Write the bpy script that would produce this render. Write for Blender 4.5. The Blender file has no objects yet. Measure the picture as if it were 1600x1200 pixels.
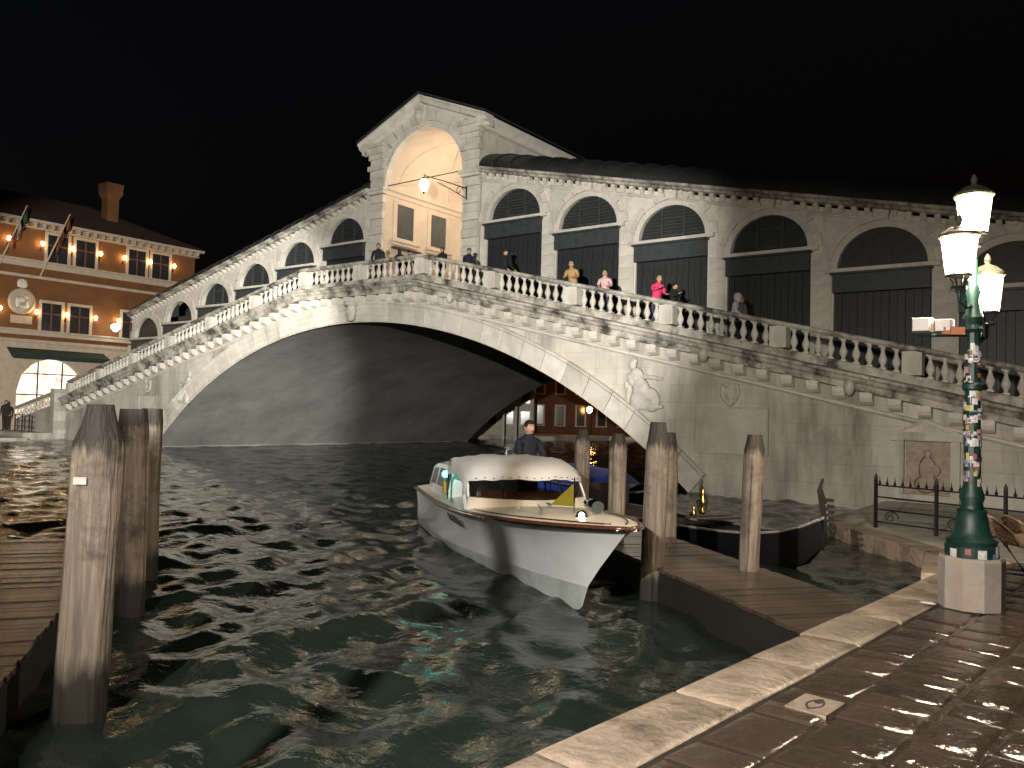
import bpy, bmesh, math, random
import numpy as np
from mathutils import Vector, Matrix
random.seed(7); np.random.seed(7)
sc = bpy.context.scene
COL = sc.collection
PI = math.pi

# ------------------------------------------------------------------ camera
YAW, PIT, ROL = -0.6419, 0.0347, 0.0265
fw = Vector((math.sin(YAW)*math.cos(PIT), math.cos(YAW)*math.cos(PIT), math.sin(PIT)))
rt = Vector((math.cos(YAW), -math.sin(YAW), 0)); up = rt.cross(fw)
r2 = rt*math.cos(ROL)+up*math.sin(ROL); u2 = up*math.cos(ROL)-rt*math.sin(ROL)
cam_d = bpy.data.cameras.new('camera'); cam = bpy.data.objects.new('camera', cam_d); COL.objects.link(cam)
M = Matrix((r2, u2, -fw)).transposed().to_4x4(); M.translation = Vector((24.632, -22.479, 2.168)); cam.matrix_world = M
cam_d.sensor_width = 36; cam_d.lens = 1288.58/1600*36; cam_d.clip_start = 0.05; cam_d.clip_end = 2000
sc.camera = cam
# ------------------------------------------------------------------ night sky
w = bpy.data.worlds.new('World'); sc.world = w; w.use_nodes = True
nt = w.node_tree; bg = nt.nodes['Background']
sky = nt.nodes.new('ShaderNodeTexSky'); sky.sky_type = 'NISHITA'; sky.sun_disc = False
sky.sun_elevation = math.radians(-4.2); sky.sun_rotation = math.radians(200)
nt.links.new(sky.outputs[0], bg.inputs[0]); bg.inputs[1].default_value = 0.15
sd = bpy.data.lights.new('moon', 'SUN'); sd.energy = 0.006; sd.angle = math.radians(0.5); sd.color = (.8, .88, 1)
so = bpy.data.objects.new('moon', sd); COL.objects.link(so); so.rotation_euler = (math.radians(40), 0, math.radians(-50))
sc.view_settings.view_transform = 'Standard'; sc.view_settings.look = 'None'
sc.view_settings.exposure = 0.0; sc.view_settings.gamma = 1; sc.view_settings.use_curve_mapping = False
sc.cycles.use_denoising = True
sc.cycles.max_bounces = 6; sc.cycles.diffuse_bounces = 3; sc.cycles.glossy_bounces = 4
sc.cycles.sample_clamp_indirect = 4.0; sc.cycles.caustics_reflective = False; sc.cycles.caustics_refractive = False

# ------------------------------------------------------------------ materials
MATS = {}
def mat(name, col, rough=.7, metal=0., var=.25, scale=3., bump=.0, bscale=20., emit=None, estr=0., col2=None, thr=(.45, .65), spec=.5, streak=False, rough2=None, det=6, map_scale=None, trans=0., coat=0., tone=0.):
    m = bpy.data.materials.new(name); m.use_nodes = True; n = m.node_tree.nodes; l = m.node_tree.links
    p = n['Principled BSDF']; p.inputs['Roughness'].default_value = rough; p.inputs['Metallic'].default_value = metal
    p.inputs['Specular IOR Level'].default_value = spec
    if trans: p.inputs['Transmission Weight'].default_value = trans
    if coat: p.inputs['Coat Weight'].default_value = coat
    tc = n.new('ShaderNodeTexCoord'); mp = n.new('ShaderNodeMapping'); l.new(tc.outputs['Object'], mp.inputs[0])
    if map_scale: mp.inputs['Scale'].default_value = map_scale
    c0 = (*col, 1)
    if emit:
        p.inputs['Base Color'].default_value = c0
        p.inputs['Emission Color'].default_value = (*emit, 1); p.inputs['Emission Strength'].default_value = estr
    elif var > 0 or col2:
        nz = n.new('ShaderNodeTexNoise'); nz.inputs['Scale'].default_value = scale; nz.inputs['Detail'].default_value = det; nz.inputs['Roughness'].default_value = .62
        l.new(mp.outputs[0], nz.inputs['Vector'])
        rp = n.new('ShaderNodeValToRGB'); l.new(nz.outputs[0], rp.inputs[0])
        rp.color_ramp.elements[0].position = .3; rp.color_ramp.elements[1].position = .72
        rp.color_ramp.elements[0].color = (*[c*(1-var) for c in col], 1); rp.color_ramp.elements[1].color = (*[min(1, c*(1+var)) for c in col], 1)
        out = rp.outputs[0]
        if col2:
            n2 = n.new('ShaderNodeTexNoise'); n2.inputs['Scale'].default_value = scale*.55; n2.inputs['Detail'].default_value = 8; n2.inputs['Roughness'].default_value = .7
            mp2 = n.new('ShaderNodeMapping'); l.new(tc.outputs['Object'], mp2.inputs[0]); mp2.inputs['Location'].default_value = (3.1, 7.7, 1.3)
            if streak: mp2.inputs['Scale'].default_value = (1.6, 1.6, .25)
            l.new(mp2.outputs[0], n2.inputs['Vector'])
            r3 = n.new('ShaderNodeValToRGB'); r3.color_ramp.elements[0].position = thr[0]; r3.color_ramp.elements[1].position = thr[1]
            l.new(n2.outputs[0], r3.inputs[0])
            mx = n.new('ShaderNodeMix'); mx.data_type = 'RGBA'; l.new(r3.outputs[0], mx.inputs['Factor']); l.new(out, mx.inputs['A']); mx.inputs['B'].default_value = (*col2, 1)
            out = mx.outputs['Result']
            if rough2 is not None:
                mr = n.new('ShaderNodeMapRange'); l.new(r3.outputs[0], mr.inputs[0]); mr.inputs[3].default_value = rough; mr.inputs[4].default_value = rough2
                l.new(mr.outputs[0], p.inputs['Roughness'])
        if tone:
            oi = n.new('ShaderNodeObjectInfo'); mr_ = n.new('ShaderNodeMapRange'); l.new(oi.outputs['Random'], mr_.inputs[0]); mr_.inputs[3].default_value = 1-tone; mr_.inputs[4].default_value = 1+tone
            hs_ = n.new('ShaderNodeHueSaturation'); l.new(mr_.outputs[0], hs_.inputs['Value']); l.new(out, hs_.inputs['Color']); out = hs_.outputs[0]
        l.new(out, p.inputs['Base Color'])
    else:
        p.inputs['Base Color'].default_value = c0
    if bump > 0:
        nb = n.new('ShaderNodeTexNoise'); nb.inputs['Scale'].default_value = bscale; nb.inputs['Detail'].default_value = 5; l.new(mp.outputs[0], nb.inputs['Vector'])
        b = n.new('ShaderNodeBump'); b.inputs['Strength'].default_value = bump; b.inputs['Distance'].default_value = .02
        l.new(nb.outputs[0], b.inputs['Height']); l.new(b.outputs[0], p.inputs['Normal'])
    MATS[name] = m; return m
mat('stone', (.56, .53, .47), .75, tone=.1, var=.16, scale=1.3, bump=.35, bscale=14, col2=(.26, .24, .20), thr=(.52, .78), streak=True)
mat('stone_clean', (.60, .57, .51), .7, var=.16, scale=2.2, bump=.3, bscale=18, tone=.09, col2=(.34, .31, .26), thr=(.55, .8), streak=True)
mat('stone_crust', (.5, .47, .41), .85, var=.25, scale=2.5, bump=.5, bscale=16, col2=(.055, .05, .043), thr=(.44, .62))
mat('stone_wall', (.54, .51, .455), .8, tone=.07, var=.18, scale=.8, bump=.35, bscale=9, col2=(.19, .168, .145), thr=(.46, .72), streak=True)
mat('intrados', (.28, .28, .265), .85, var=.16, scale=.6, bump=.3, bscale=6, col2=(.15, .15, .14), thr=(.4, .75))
mat('plaster_warm', (.62, .52, .41), .8, var=.1, scale=1.2, bump=.1)
mat('panel_stone', (.36, .30, .235), .8, var=.3, scale=6, bump=.5, bscale=14)
mat('relief', (.5, .48, .43), .75, var=.2, scale=5, bump=.3, bscale=20)
mat('shutter', (.022, .026, .028), .5, var=.4, scale=6, bump=.2, bscale=30)
mat('shutter_lead', (.042, .05, .054), .5, var=.3, scale=4)
mat('louvre', (.05, .055, .05), .6, var=.3, scale=8)
mat('roof_lead', (.03, .031, .033), .5, var=.3, scale=2)
mat('roof_tile', (.07, .03, .02), .85, var=.4, scale=3, bump=.5, bscale=12)
mat('orange', (.13, .052, .014), .85, var=.22, scale=1.1, bump=.2, col2=(.12, .04, .014), thr=(.5, .8))
mat('trim', (.38, .31, .235), .75, var=.15, scale=3)
mat('win_dark', (.02, .02, .025), .12, var=0)
mat('win_frame', (.10, .045, .025), .5, var=.2)
mat('post_wood', (.165, .132, .105), .75, var=.5, scale=3.2, bump=1., bscale=7, map_scale=(5, 5, .35), col2=(.04, .03, .023), thr=(.5, .66), tone=.12)
mat('post_tar', (.030, .023, .019), .6, var=.4, scale=4, bump=.4, bscale=12, map_scale=(3, 3, .6))
mat('deck_wood', (.075, .05, .036), .13, tone=.28, var=.4, scale=2.5, bump=.15, bscale=18, map_scale=(4, 4, 4), col2=(.04, .028, .02), thr=(.4, .7), rough2=.28)
mat('dark_wood', (.010, .008, .0065), .7, var=.3)
mat('paver', (.064, .044, .032), .09, tone=.35, var=.3, scale=2.2, bump=.6, bscale=11, col2=(.052, .037, .028), thr=(.4, .66), rough2=.2, spec=.8)
mat('edge_stone', (.32, .25, .19), .4, var=.3, scale=4, bump=.9, bscale=16, col2=(.09, .06, .042), thr=(.5, .68), rough2=.65, tone=.16)
mat('mortar', (.035, .026, .021), .3, var=.3, scale=8)
mat('plinth_stone', (.27, .245, .21), .65, var=.2, scale=4, bump=.3, col2=(.33, .2, .15), thr=(.5, .8))
mat('lamp_bronze', (.05, .05, .03), .6, var=.5, scale=12)
mat('iron_green', (.004, .026, .020), .5, var=.4, scale=8, bump=.2)
mat('iron_black', (.012, .011, .011), .45, var=.2)
mat('lamp_glass', (1, .9, .75), .3, emit=(1, .82, .60), estr=430)
mat('lamp_glass_far', (1, .9, .75), .3, emit=(1, .80, .52), estr=30)
mat('lantern_white', (1, 1, 1), .3, emit=(1, .88, .68), estr=22)
mat('sconce_glow', (1, .8, .5), .3, emit=(1, .60, .24), estr=55)
mat('street_glow', (1, .7, .35), .3, emit=(1, .50, .16), estr=65)
mat('boat_white', (.74, .76, .77), .22, var=.05, scale=1.5, col2=(.6, .62, .62), thr=(.55, .8), coat=.4)
mat('boat_bottom', (.42, .45, .44), .4, var=.2, scale=2.5, col2=(.2, .22, .18), thr=(.5, .75))
mat('boat_cream', (.72, .64, .52), .3, var=.06, scale=2)
mat('mahogany', (.085, .03, .014), .25, var=.35, scale=5, map_scale=(1, 6, 6), coat=.5)
mat('canvas', (.66, .65, .63), .85, var=.08, scale=4, bump=.3, bscale=5)
mat('chrome', (.8, .8, .8), .08, metal=1, var=0)
mat('boat_glass', (.06, .07, .07), .05, var=0, spec=.8)
mat('red_cushion', (.35, .02, .02), .6, var=.2)
mat('green_lamp', (.1, 1, .7), .3, emit=(.05, 1, .72), estr=16)
mat('white_lamp', (1, 1, 1), .3, emit=(1, .95, .85), estr=25)
mat('yellow_sign', (.65, .42, .02), .5, var=.1)
mat('pennant', (.22, .18, .012), .7, var=.15, scale=12)
mat('ink', (.015, .015, .015), .6, var=0)
mat('black_lacquer', (.006, .006, .007), .5, var=.2, scale=4, spec=.15)
mat('gold', (.75, .5, .14), .3, metal=1, var=.2, scale=12)
mat('steel', (.5, .5, .5), .3, metal=1, var=.2)
mat('tarp_blue', (.012, .045, .30), .55, var=.25, scale=3, bump=.5, bscale=4)
mat('velvet', (.03, .02, .02), .9, var=.3)
mat('carved', (.2, .19, .18), .4, var=.6, scale=30, bump=.8, bscale=40)
mat('wicker', (.17, .11, .07), .6, var=.4, scale=30)
mat('flood_grey', (.42, .38, .36), .5, var=.15)
mat('rust', (.45, .17, .09), .6, var=.25, scale=9)
mat('skin', (.50, .29, .20), .55, var=.06)
for nm, c in dict(dark_cloth=(.012, .012, .015), navy=(.01, .012, .022), camel=(.42, .27, .12), pale_pink=(.62, .42, .42), hot_pink=(.75, .05, .16), white_cloth=(.5, .5, .52), jeans=(.03, .04, .07), grey_cloth=(.1, .1, .1)).items():
    mat(nm, c, .85, var=.15, scale=14, bump=.2, bscale=40)
for nm, c in dict(hair_dark=(.012, .009, .007), hair_grey=(.33, .31, .28), hair_blond=(.42, .28, .12), hair_red=(.30, .10, .03)).items(): mat(nm, c, .6, var=.3, scale=40)
mat('pale_house', (.50, .46, .38), .8, var=.12); mat('red_house', (.07, .03, .02), .85, var=.3, scale=.8); mat('ochre_house', (.40, .22, .09), .85, var=.25, scale=.8)
mat('flag_cloth', (.12, .04, .015), .8, var=.2); mat('flag_green', (.01, .06, .025), .8, var=.2); mat('flag_red', (.18, .015, .015), .8, var=.2)
mat('green_awning', (.006, .022, .02), .7, var=.2)
STK = [mat('sticker_%s' % k, c, .5, var=.35, scale=30) for k, c in dict(white=(.5, .48, .46), pink=(.4, .2, .2), yellow=(.4, .34, .08), black=(.02, .02, .02), grey=(.25, .25, .26), red=(.3, .07, .06), blue=(.14, .16, .26)).items()]
# shop window full of lit posters: a light box with print
m = mat('lit_window', (1, 1, 1), .3, emit=(1, .86, .62), estr=1.25)
n = m.node_tree.nodes; l = m.node_tree.links; p = n['Principled BSDF']
tc = n.new('ShaderNodeTexCoord'); br = n.new('ShaderNodeTexVoronoi'); br.feature = 'F1'; br.inputs['Scale'].default_value = 2.4
l.new(tc.outputs['Object'], br.inputs['Vector']); rp = n.new('ShaderNodeValToRGB'); l.new(br.outputs['Color'], rp.inputs[0])
for pos, c in ((0, (1, .9, .66, 1)), (.36, (.75, .5, .25, 1)), (.44, (1, .84, .55, 1)), (.56, (.5, .28, .10, 1)), (.64, (1, .9, .7, 1)), (.74, (.6, .12, .06, 1)), (.78, (1, .88, .6, 1)), (.88, (.16, .2, .4, 1)), (.91, (1, .9, .66, 1))):
    e = rp.color_ramp.elements.new(pos) if pos not in (0,) else rp.color_ramp.elements[0]; e.color = c
rp.color_ramp.elements[-1].color = (1, .9, .66, 1); rp.color_ramp.interpolation = 'CONSTANT'
l.new(rp.outputs[0], p.inputs['Emission Color'])
m = bpy.data.materials.new('clear_glass'); m.use_nodes = True; n = m.node_tree.nodes; l = m.node_tree.links; n.remove(n['Principled BSDF'])
tr = n.new('ShaderNodeBsdfTransparent'); tr.inputs[0].default_value = (.72, .76, .74, 1); gs = n.new('ShaderNodeBsdfGlossy'); gs.inputs['Roughness'].default_value = .04; ms = n.new('ShaderNodeMixShader'); fr_ = n.new('ShaderNodeFresnel'); fr_.inputs[0].default_value = 1.6
l.new(fr_.outputs[0], ms.inputs[0]); l.new(tr.outputs[0], ms.inputs[1]); l.new(gs.outputs[0], ms.inputs[2]); l.new(ms.outputs[0], n['Material Output'].inputs[0]); MATS['clear_glass'] = m
# water
m = mat('water', (.014, .021, .016), .04, var=0, spec=.5); n = m.node_tree.nodes; l = m.node_tree.links; p = n['Principled BSDF']; p.inputs['IOR'].default_value = 1.33
tc = n.new('ShaderNodeTexCoord'); hs = []
for s_, st in ((3.2, .25), (9.0, .22)):
    nz = n.new('ShaderNodeTexNoise'); nz.inputs['Scale'].default_value = s_; nz.inputs['Detail'].default_value = 4; l.new(tc.outputs['Object'], nz.inputs['Vector'])
    b = n.new('ShaderNodeBump'); b.inputs['Strength'].default_value = st; b.inputs['Distance'].default_value = .05
    l.new(nz.outputs[0], b.inputs['Height'])
    if hs: l.new(hs[-1].outputs[0], b.inputs['Normal'])
    hs.append(b)
l.new(hs[-1].outputs[0], p.inputs['Normal'])
# wet band and dark foot near the water line on posts
for nm in ('post_wood',):
    m = MATS[nm]; n = m.node_tree.nodes; l = m.node_tree.links; p = n['Principled BSDF']; src = p.inputs['Base Color'].links[0].from_socket
    g = n.new('ShaderNodeNewGeometry'); sx = n.new('ShaderNodeSeparateXYZ'); l.new(g.outputs['Position'], sx.inputs[0])
    nz = n.new('ShaderNodeTexNoise'); nz.inputs['Scale'].default_value = 6
    ad = n.new('ShaderNodeMath'); ad.operation = 'MULTIPLY_ADD'; l.new(nz.outputs[0], ad.inputs[0]); ad.inputs[1].default_value = -.35; l.new(sx.outputs[2], ad.inputs[2])
    mr = n.new('ShaderNodeMapRange'); l.new(ad.outputs[0], mr.inputs[0]); mr.inputs[1].default_value = .05; mr.inputs[2].default_value = .22
    mx = n.new('ShaderNodeMix'); mx.data_type = 'RGBA'; l.new(mr.outputs[0], mx.inputs['Factor']); mx.inputs['A'].default_value = (.018, .014, .01, 1); l.new(src, mx.inputs['B']); l.new(mx.outputs['Result'], p.inputs['Base Color'])

m = MATS['post_wood']; n = m.node_tree.nodes; l = m.node_tree.links; p = n['Principled BSDF']; src = p.inputs['Base Color'].links[0].from_socket
at_ = n.new('ShaderNodeAttribute'); at_.attribute_name = 'tar'; tc = n.new('ShaderNodeTexCoord'); mp = n.new('ShaderNodeMapping'); mp.inputs['Scale'].default_value = (14, 14, 1.5); l.new(tc.outputs['Object'], mp.inputs[0])
nz = n.new('ShaderNodeTexNoise'); nz.inputs['Scale'].default_value = 1.6; nz.inputs['Detail'].default_value = 5; l.new(mp.outputs[0], nz.inputs['Vector'])
ad = n.new('ShaderNodeMath'); ad.operation = 'MULTIPLY_ADD'; l.new(nz.outputs[0], ad.inputs[0]); ad.inputs[1].default_value = 1.5; l.new(at_.outputs['Fac'], ad.inputs[2])
mr = n.new('ShaderNodeMapRange'); l.new(ad.outputs[0], mr.inputs[0]); mr.inputs[1].default_value = .62; mr.inputs[2].default_value = .92
mx = n.new('ShaderNodeMix'); mx.data_type = 'RGBA'; l.new(mr.outputs[0], mx.inputs['Factor']); l.new(src, mx.inputs['A']); mx.inputs['B'].default_value = (.022, .017, .014, 1); l.new(mx.outputs['Result'], p.inputs['Base Color'])
# coursed ashlar joints on the bridge walls
for nm in ('stone_wall',):
    m = MATS[nm]; n = m.node_tree.nodes; l = m.node_tree.links; p = n['Principled BSDF']; src = p.inputs['Base Color'].links[0].from_socket
    tc = n.new('ShaderNodeTexCoord'); sx = n.new('ShaderNodeSeparateXYZ'); l.new(tc.outputs['Object'], sx.inputs[0]); cb = n.new('ShaderNodeCombineXYZ'); l.new(sx.outputs[0], cb.inputs[0]); l.new(sx.outputs[2], cb.inputs[1])
    bk = n.new('ShaderNodeTexBrick'); l.new(cb.outputs[0], bk.inputs['Vector']); bk.inputs['Scale'].default_value = 1; bk.inputs['Brick Width'].default_value = 1.25; bk.inputs['Row Height'].default_value = .52; bk.inputs['Mortar Size'].default_value = .009; bk.inputs['Mortar Smooth'].default_value = .3; bk.inputs['Bias'].default_value = 0
    bk.inputs['Color1'].default_value = (1, 1, 1, 1); bk.inputs['Color2'].default_value = (.86, .85, .83, 1); bk.inputs['Mortar'].default_value = (.5, .47, .43, 1)
    mx = n.new('ShaderNodeMix'); mx.data_type = 'RGBA'; mx.blend_type = 'MULTIPLY'; mx.inputs['Factor'].default_value = .45; l.new(src, mx.inputs['A']); l.new(bk.outputs['Color'], mx.inputs['B']); l.new(mx.outputs['Result'], p.inputs['Base Color'])
# ------------------------------------------------------------------ mesh helpers
class MB:
    def __init__(s): s.v = []; s.f = []; s.m = []; s.cm = 0
    def add(s, vs, fs):
        o = len(s.v); s.v += [tuple(v) for v in vs]; s.f += [tuple(i+o for i in f) for f in fs]; s.m += [s.cm]*len(fs); return s
    def box(s, c, d, rz=0, tilt=None):
        x, y, z = d[0]/2, d[1]/2, d[2]/2; R = Matrix.Rotation(rz, 3, 'Z')
        if tilt: R = R @ tilt
        vs = [Vector(c)+R @ Vector((a*x, b*y, e*z)) for a in (-1, 1) for b in (-1, 1) for e in (-1, 1)]
        return s.add(vs, [(0, 1, 3, 2), (4, 6, 7, 5), (0, 4, 5, 1), (2, 3, 7, 6), (0, 2, 6, 4), (1, 5, 7, 3)])
    def bbox(s, x0, x1, y0, y1, z0, z1): return s.box(((x0+x1)/2, (y0+y1)/2, (z0+z1)/2), (x1-x0, y1-y0, z1-z0))
    def loft(s, rings, cap=True, closed=True):
        k = len(rings[0]); vs = [v for r in rings for v in r]; fs = []
        for i in range(len(rings)-1):
            for j in range(k if closed else k-1):
                a = i*k+j; b = i*k+(j+1) % k; fs.append((a, b, b+k, a+k))
        if cap: fs.append(tuple(range(k))[::-1]); fs.append(tuple((len(rings)-1)*k+j for j in range(k)))
        return s.add(vs, fs)
    def lathe(s, prof, c=(0, 0, 0), n=12, sx=1, sy=1, cap=True, ph=0):
        return s.loft([[(c[0]+r*math.cos(2*PI*j/n+ph)*sx, c[1]+r*math.sin(2*PI*j/n+ph)*sy, c[2]+z) for j in range(n)] for r, z in prof], cap)
    def tube(s, pts, r, n=8, cap=True):
        pts = [Vector(p) for p in pts]; rings = []
        for i, p in enumerate(pts):
            t = (pts[min(i+1, len(pts)-1)]-pts[max(i-1, 0)]).normalized(); a = t.cross(Vector((0, 0, 1)))
            if a.length < 1e-3: a = Vector((1, 0, 0))
            a.normalize(); b = a.cross(t); rr = r[i] if isinstance(r, (list, tuple)) else r
            rings.append([p+a*math.cos(2*PI*j/n)*rr+b*math.sin(2*PI*j/n)*rr for j in range(n)])
        return s.loft(rings, cap)
    def prism(s, poly, axis, a, b):
        k = len(poly)
        def P(q, t): return (t, q[0], q[1]) if axis == 'x' else (q[0], t, q[1]) if axis == 'y' else (q[0], q[1], t)
        vs = [P(q, a) for q in poly]+[P(q, b) for q in poly]
        fs = [tuple(range(k))[::-1], tuple(range(k, 2*k))]+[(j, (j+1) % k, (j+1) % k+k, j+k) for j in range(k)]
        return s.add(vs, fs)
    def mesh(s, name, mats, smooth=False):
        me = bpy.data.meshes.new(name); me.from_pydata(s.v, [], s.f); bm = bmesh.new(); bm.from_mesh(me); bmesh.ops.recalc_face_normals(bm, faces=bm.faces); bm.to_mesh(me); bm.free()
        for q in (mats if isinstance(mats, (list, tuple)) else [mats]): me.materials.append(MATS[q])
        me.polygons.foreach_set('material_index', s.m)
        if smooth: me.shade_smooth(); 
        if smooth == 'auto': me.set_sharp_from_angle(angle=math.radians(38))
        me.update(); return me
    def build(s, name, mats, parent=None, smooth=False, loc=None):
        return link(name, s.mesh(name, mats, smooth), parent, loc)
def link(name, me, parent=None, loc=None, rz=0):
    o = bpy.data.objects.new(name, me); COL.objects.link(o); o.parent = parent
    if loc is not None: o.location = loc
    if rz: o.rotation_euler = (0, 0, rz)
    return o
def tag(o, label=None, cat=None, group=None, kind=None):
    if label: o['label'] = label
    if cat: o['category'] = cat
    if group: o['group'] = group
    if kind: o['kind'] = kind
    return o
def empty(name, loc=(0, 0, 0), rz=0, label=None, cat=None, group=None):
    o = bpy.data.objects.new(name, None); COL.objects.link(o); o.location = loc; o.rotation_euler = (0, 0, rz); o.empty_display_size = .2
    return tag(o, label, cat, group)
def copy_tree(o, parent=None):
    c = o.copy(); COL.objects.link(c); c.parent = parent
    for ch in list(o.children): copy_tree(ch, c)
    return c

# ================================================================== SETTING
# ---- water: graded grid with real waves
def graded(a, b, c, near, grow):
    out = [c]; d = near
    x = c
    while x < b: x += d; d = min(d*grow, 6); out.append(x)
    x = c; d = near
    while x > a: x -= d; d = min(d*grow, 6); out.insert(0, x)
    return np.array(out)
gx = graded(-120, 60, 20.5, .055, 1.009); gy = graded(-60, 190, -18.2, .055, 1.009)
X, Y = np.meshgrid(gx, gy); Zw = np.zeros_like(X); rng = np.random.RandomState(3)
dist = np.hypot(X-22, Y+20)
for i in range(46):
    lam = .38*(1.085**i) if i < 26 else rng.uniform(.5, 1.6); th = rng.normal(.5, .75); k = 2*PI/lam
    ph = k*(X*math.cos(th)+Y*math.sin(th))+rng.uniform(0, 6.28)+.8*np.sin(.35*k*(X*math.sin(th)-Y*math.cos(th))+i)
    amp = .0080*lam**.7*(.4+.6*math.exp(-(lam/1.7)**2)); fade = np.clip(lam*60/np.maximum(dist, 1)-.6, 0, 1)
    Zw += amp*fade*(1-2*np.abs(np.sin(ph/2))**1.3)
nx, ny = len(gx), len(gy)
me = bpy.data.meshes.new('water'); vs = np.stack([X.ravel(), Y.ravel(), Zw.ravel()-.0], 1)
ii = (np.arange(ny-1)[:, None]*nx+np.arange(nx-1)[None, :]).ravel(); fs = np.stack([ii, ii+1, ii+1+nx, ii+nx], 1)
me.vertices.add(len(vs)); me.vertices.foreach_set('co', vs.astype(np.float32).ravel())
me.loops.add(fs.size); me.loops.foreach_set('vertex_index', fs.astype(np.int32).ravel()); me.polygons.add(len(fs))
me.polygons.foreach_set('loop_start', np.arange(0, fs.size, 4, dtype=np.int32)); me.polygons.foreach_set('loop_total', np.full(len(fs), 4, dtype=np.int32))
me.update(); me.shade_smooth(); me.materials.append(MATS['water']); tag(link('water', me), kind='structure')

# ---- near quay: edge stones, paving stones
EA = Vector((22.25, -19.31, 0)); EU = Vector((.0906, .9959, 0)).normalized(); EN = Vector((EU.y, -EU.x, 0))
def eq(u, v, z=.5): p = EA+EU*u+EN*v; return (p.x, p.y, z)
mb = MB(); pq = [eq(-14, .03), eq(8.9, .03), eq(8.9, 16), eq(-14, 16)]
mb.loft([[(x, y, -1.2) for x, y, z in pq], [(x, y, .478) for x, y, z in pq]]); quay = tag(mb.build('quay', 'mortar'), kind='structure')
def slab(u0, u1, v0, v1, z, name, mt, par, j=.012, bev=.015, th=.1, wob=.0):
    mb = MB(); dz = [random.uniform(-.004, .004) for _ in range(4)]
    cs = [(u0+j, v0+j), (u1-j, v0+j), (u1-j, v1-j), (u0+j, v1-j)]
    if wob: cs = [(a+random.uniform(-wob, wob), b+random.uniform(-wob, wob)) for a, b in cs]
    uc, vc = (u0+u1)/2, (v0+v1)/2
    r0 = [eq(a, b, z-th) for a, b in cs]; r1 = [eq(a, b, z-bev+d) for (a, b), d in zip(cs, dz)]
    def ins(q, zz): return [eq(a+(uc-a)*min(.9, q*2/(u1-u0)), b+(vc-b)*min(.9, q*2/(v1-v0)), z+d+zz) for (a, b), d in zip(cs, dz)]
    mb.loft([r0, r1, ins(bev*.8, -bev*.42), ins(bev*2.2, -bev*.12), ins(bev*4.5, 0)]); return mb.build(name, mt, par, 'auto')
u = -6.0
while u < 8.8:
    L = random.uniform(.75, 1.35); slab(u, min(u+L, 8.88), -.0, .47+random.uniform(-.02, .02), .512, 'edge_stone', 'edge_stone', quay, th=.55, bev=.028, wob=.014, j=.006); u += L
cnt = 0
v = .48
while v < 3.9:
    wv = random.choice((.30, .34, .38, .44)); u = -2.6+random.uniform(-.5, 0)
    while u < 8.6:
        L = random.choice((.28, .34, .4, .48, .6))
        # leave a bay for the pale marker plate
        if not (abs(u+L/2-2.08) < L/2+.0 and v < .6 and False):
            slab(u, min(u+L, 8.85), v, v+wv, .5, 'paving_stone', 'paver', quay, j=.011, wob=.012, bev=.02); cnt += 1
        u += L
    v += wv
pl = MB(); cx, cy = 1.93, .74
pl.loft([[eq(cx+a*.15, cy+b*.12, z) for a, b in ((-1, -1), (1, -1), (1, 1), (-1, 1))] for z in (.45, .5045)]); plate = pl.build('marker_plate', 'edge_stone', quay)
em = MB()
def lens(q, s, sg): u_ = -1+2*q; return (cx+.115*u_*s, cy+sg*.05*s*(1-u_*u_))
for sg in (-1, 1):
    for q in range(12):
        a, b = q/12, (q+1)/12; em.loft([[eq(*lens(a, 1, sg), z), eq(*lens(b, 1, sg), z), eq(*lens(b, .74, sg), z), eq(*lens(a, .74, sg), z)] for z in (.5035, .5065)])
em.loft([[eq(cx+.05+.035*math.cos(t), cy+.024*math.sin(t), z) for t in np.linspace(0, 2*PI, 9)[:-1]] for z in (.5035, .5065)])
em.build('emblem', 'ink', plate)
# litter of water between far paving is left to the material: rest of the quay surface
mb = MB(); pq = [eq(-13.9, .5), eq(8.85, .5), eq(8.85, 15.9), eq(-13.9, 15.9)]; mb.loft([[(x, y, .47) for x, y, z in pq], [(x, y, .484) for x, y, z in pq]]); tag(mb.build('quay_ground', 'paver'), kind='structure')
# ---- low landing in front of the bridge foot
mb = MB(); poly = [(19.75, -.05), (19.75, -5.3), (22.45, -8.4), (22.75, -10.6), (38, -11.9), (38, -.05)]
mb.prism(poly, 'z', -1.2, .2); land = tag(mb.build('landing', 'stone_wall'), kind='structure')
for (a, b) in (((19.7, -5.4), (22.4, -8.5)), ((22.4, -8.5), (22.7, -10.55))):
    a = Vector((*a, 0)); b = Vector((*b, 0)); nn = max(1, round((b-a).length/.85)); d = (b-a)/nn; ang = math.atan2(d.y, d.x)
    for i in range(nn):
        c = a+d*(i+.5); MB().box((c.x, c.y, .02), (d.length-.014, .46, .42), ang).build('edge_stone', 'edge_stone', land)
# ---- left bank: quay, and behind
mb = MB(); mb.bbox(-70, -23.9, -2.2, 60, -1.2, .35); tag(mb.build('far_quay', 'stone_wall'), kind='structure')
mb = MB(); mb.bbox(-60, -23.0, -26, -2.3, -1.2, .12); tag(mb.build('left_quay', 'stone_wall'), kind='structure')

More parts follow.
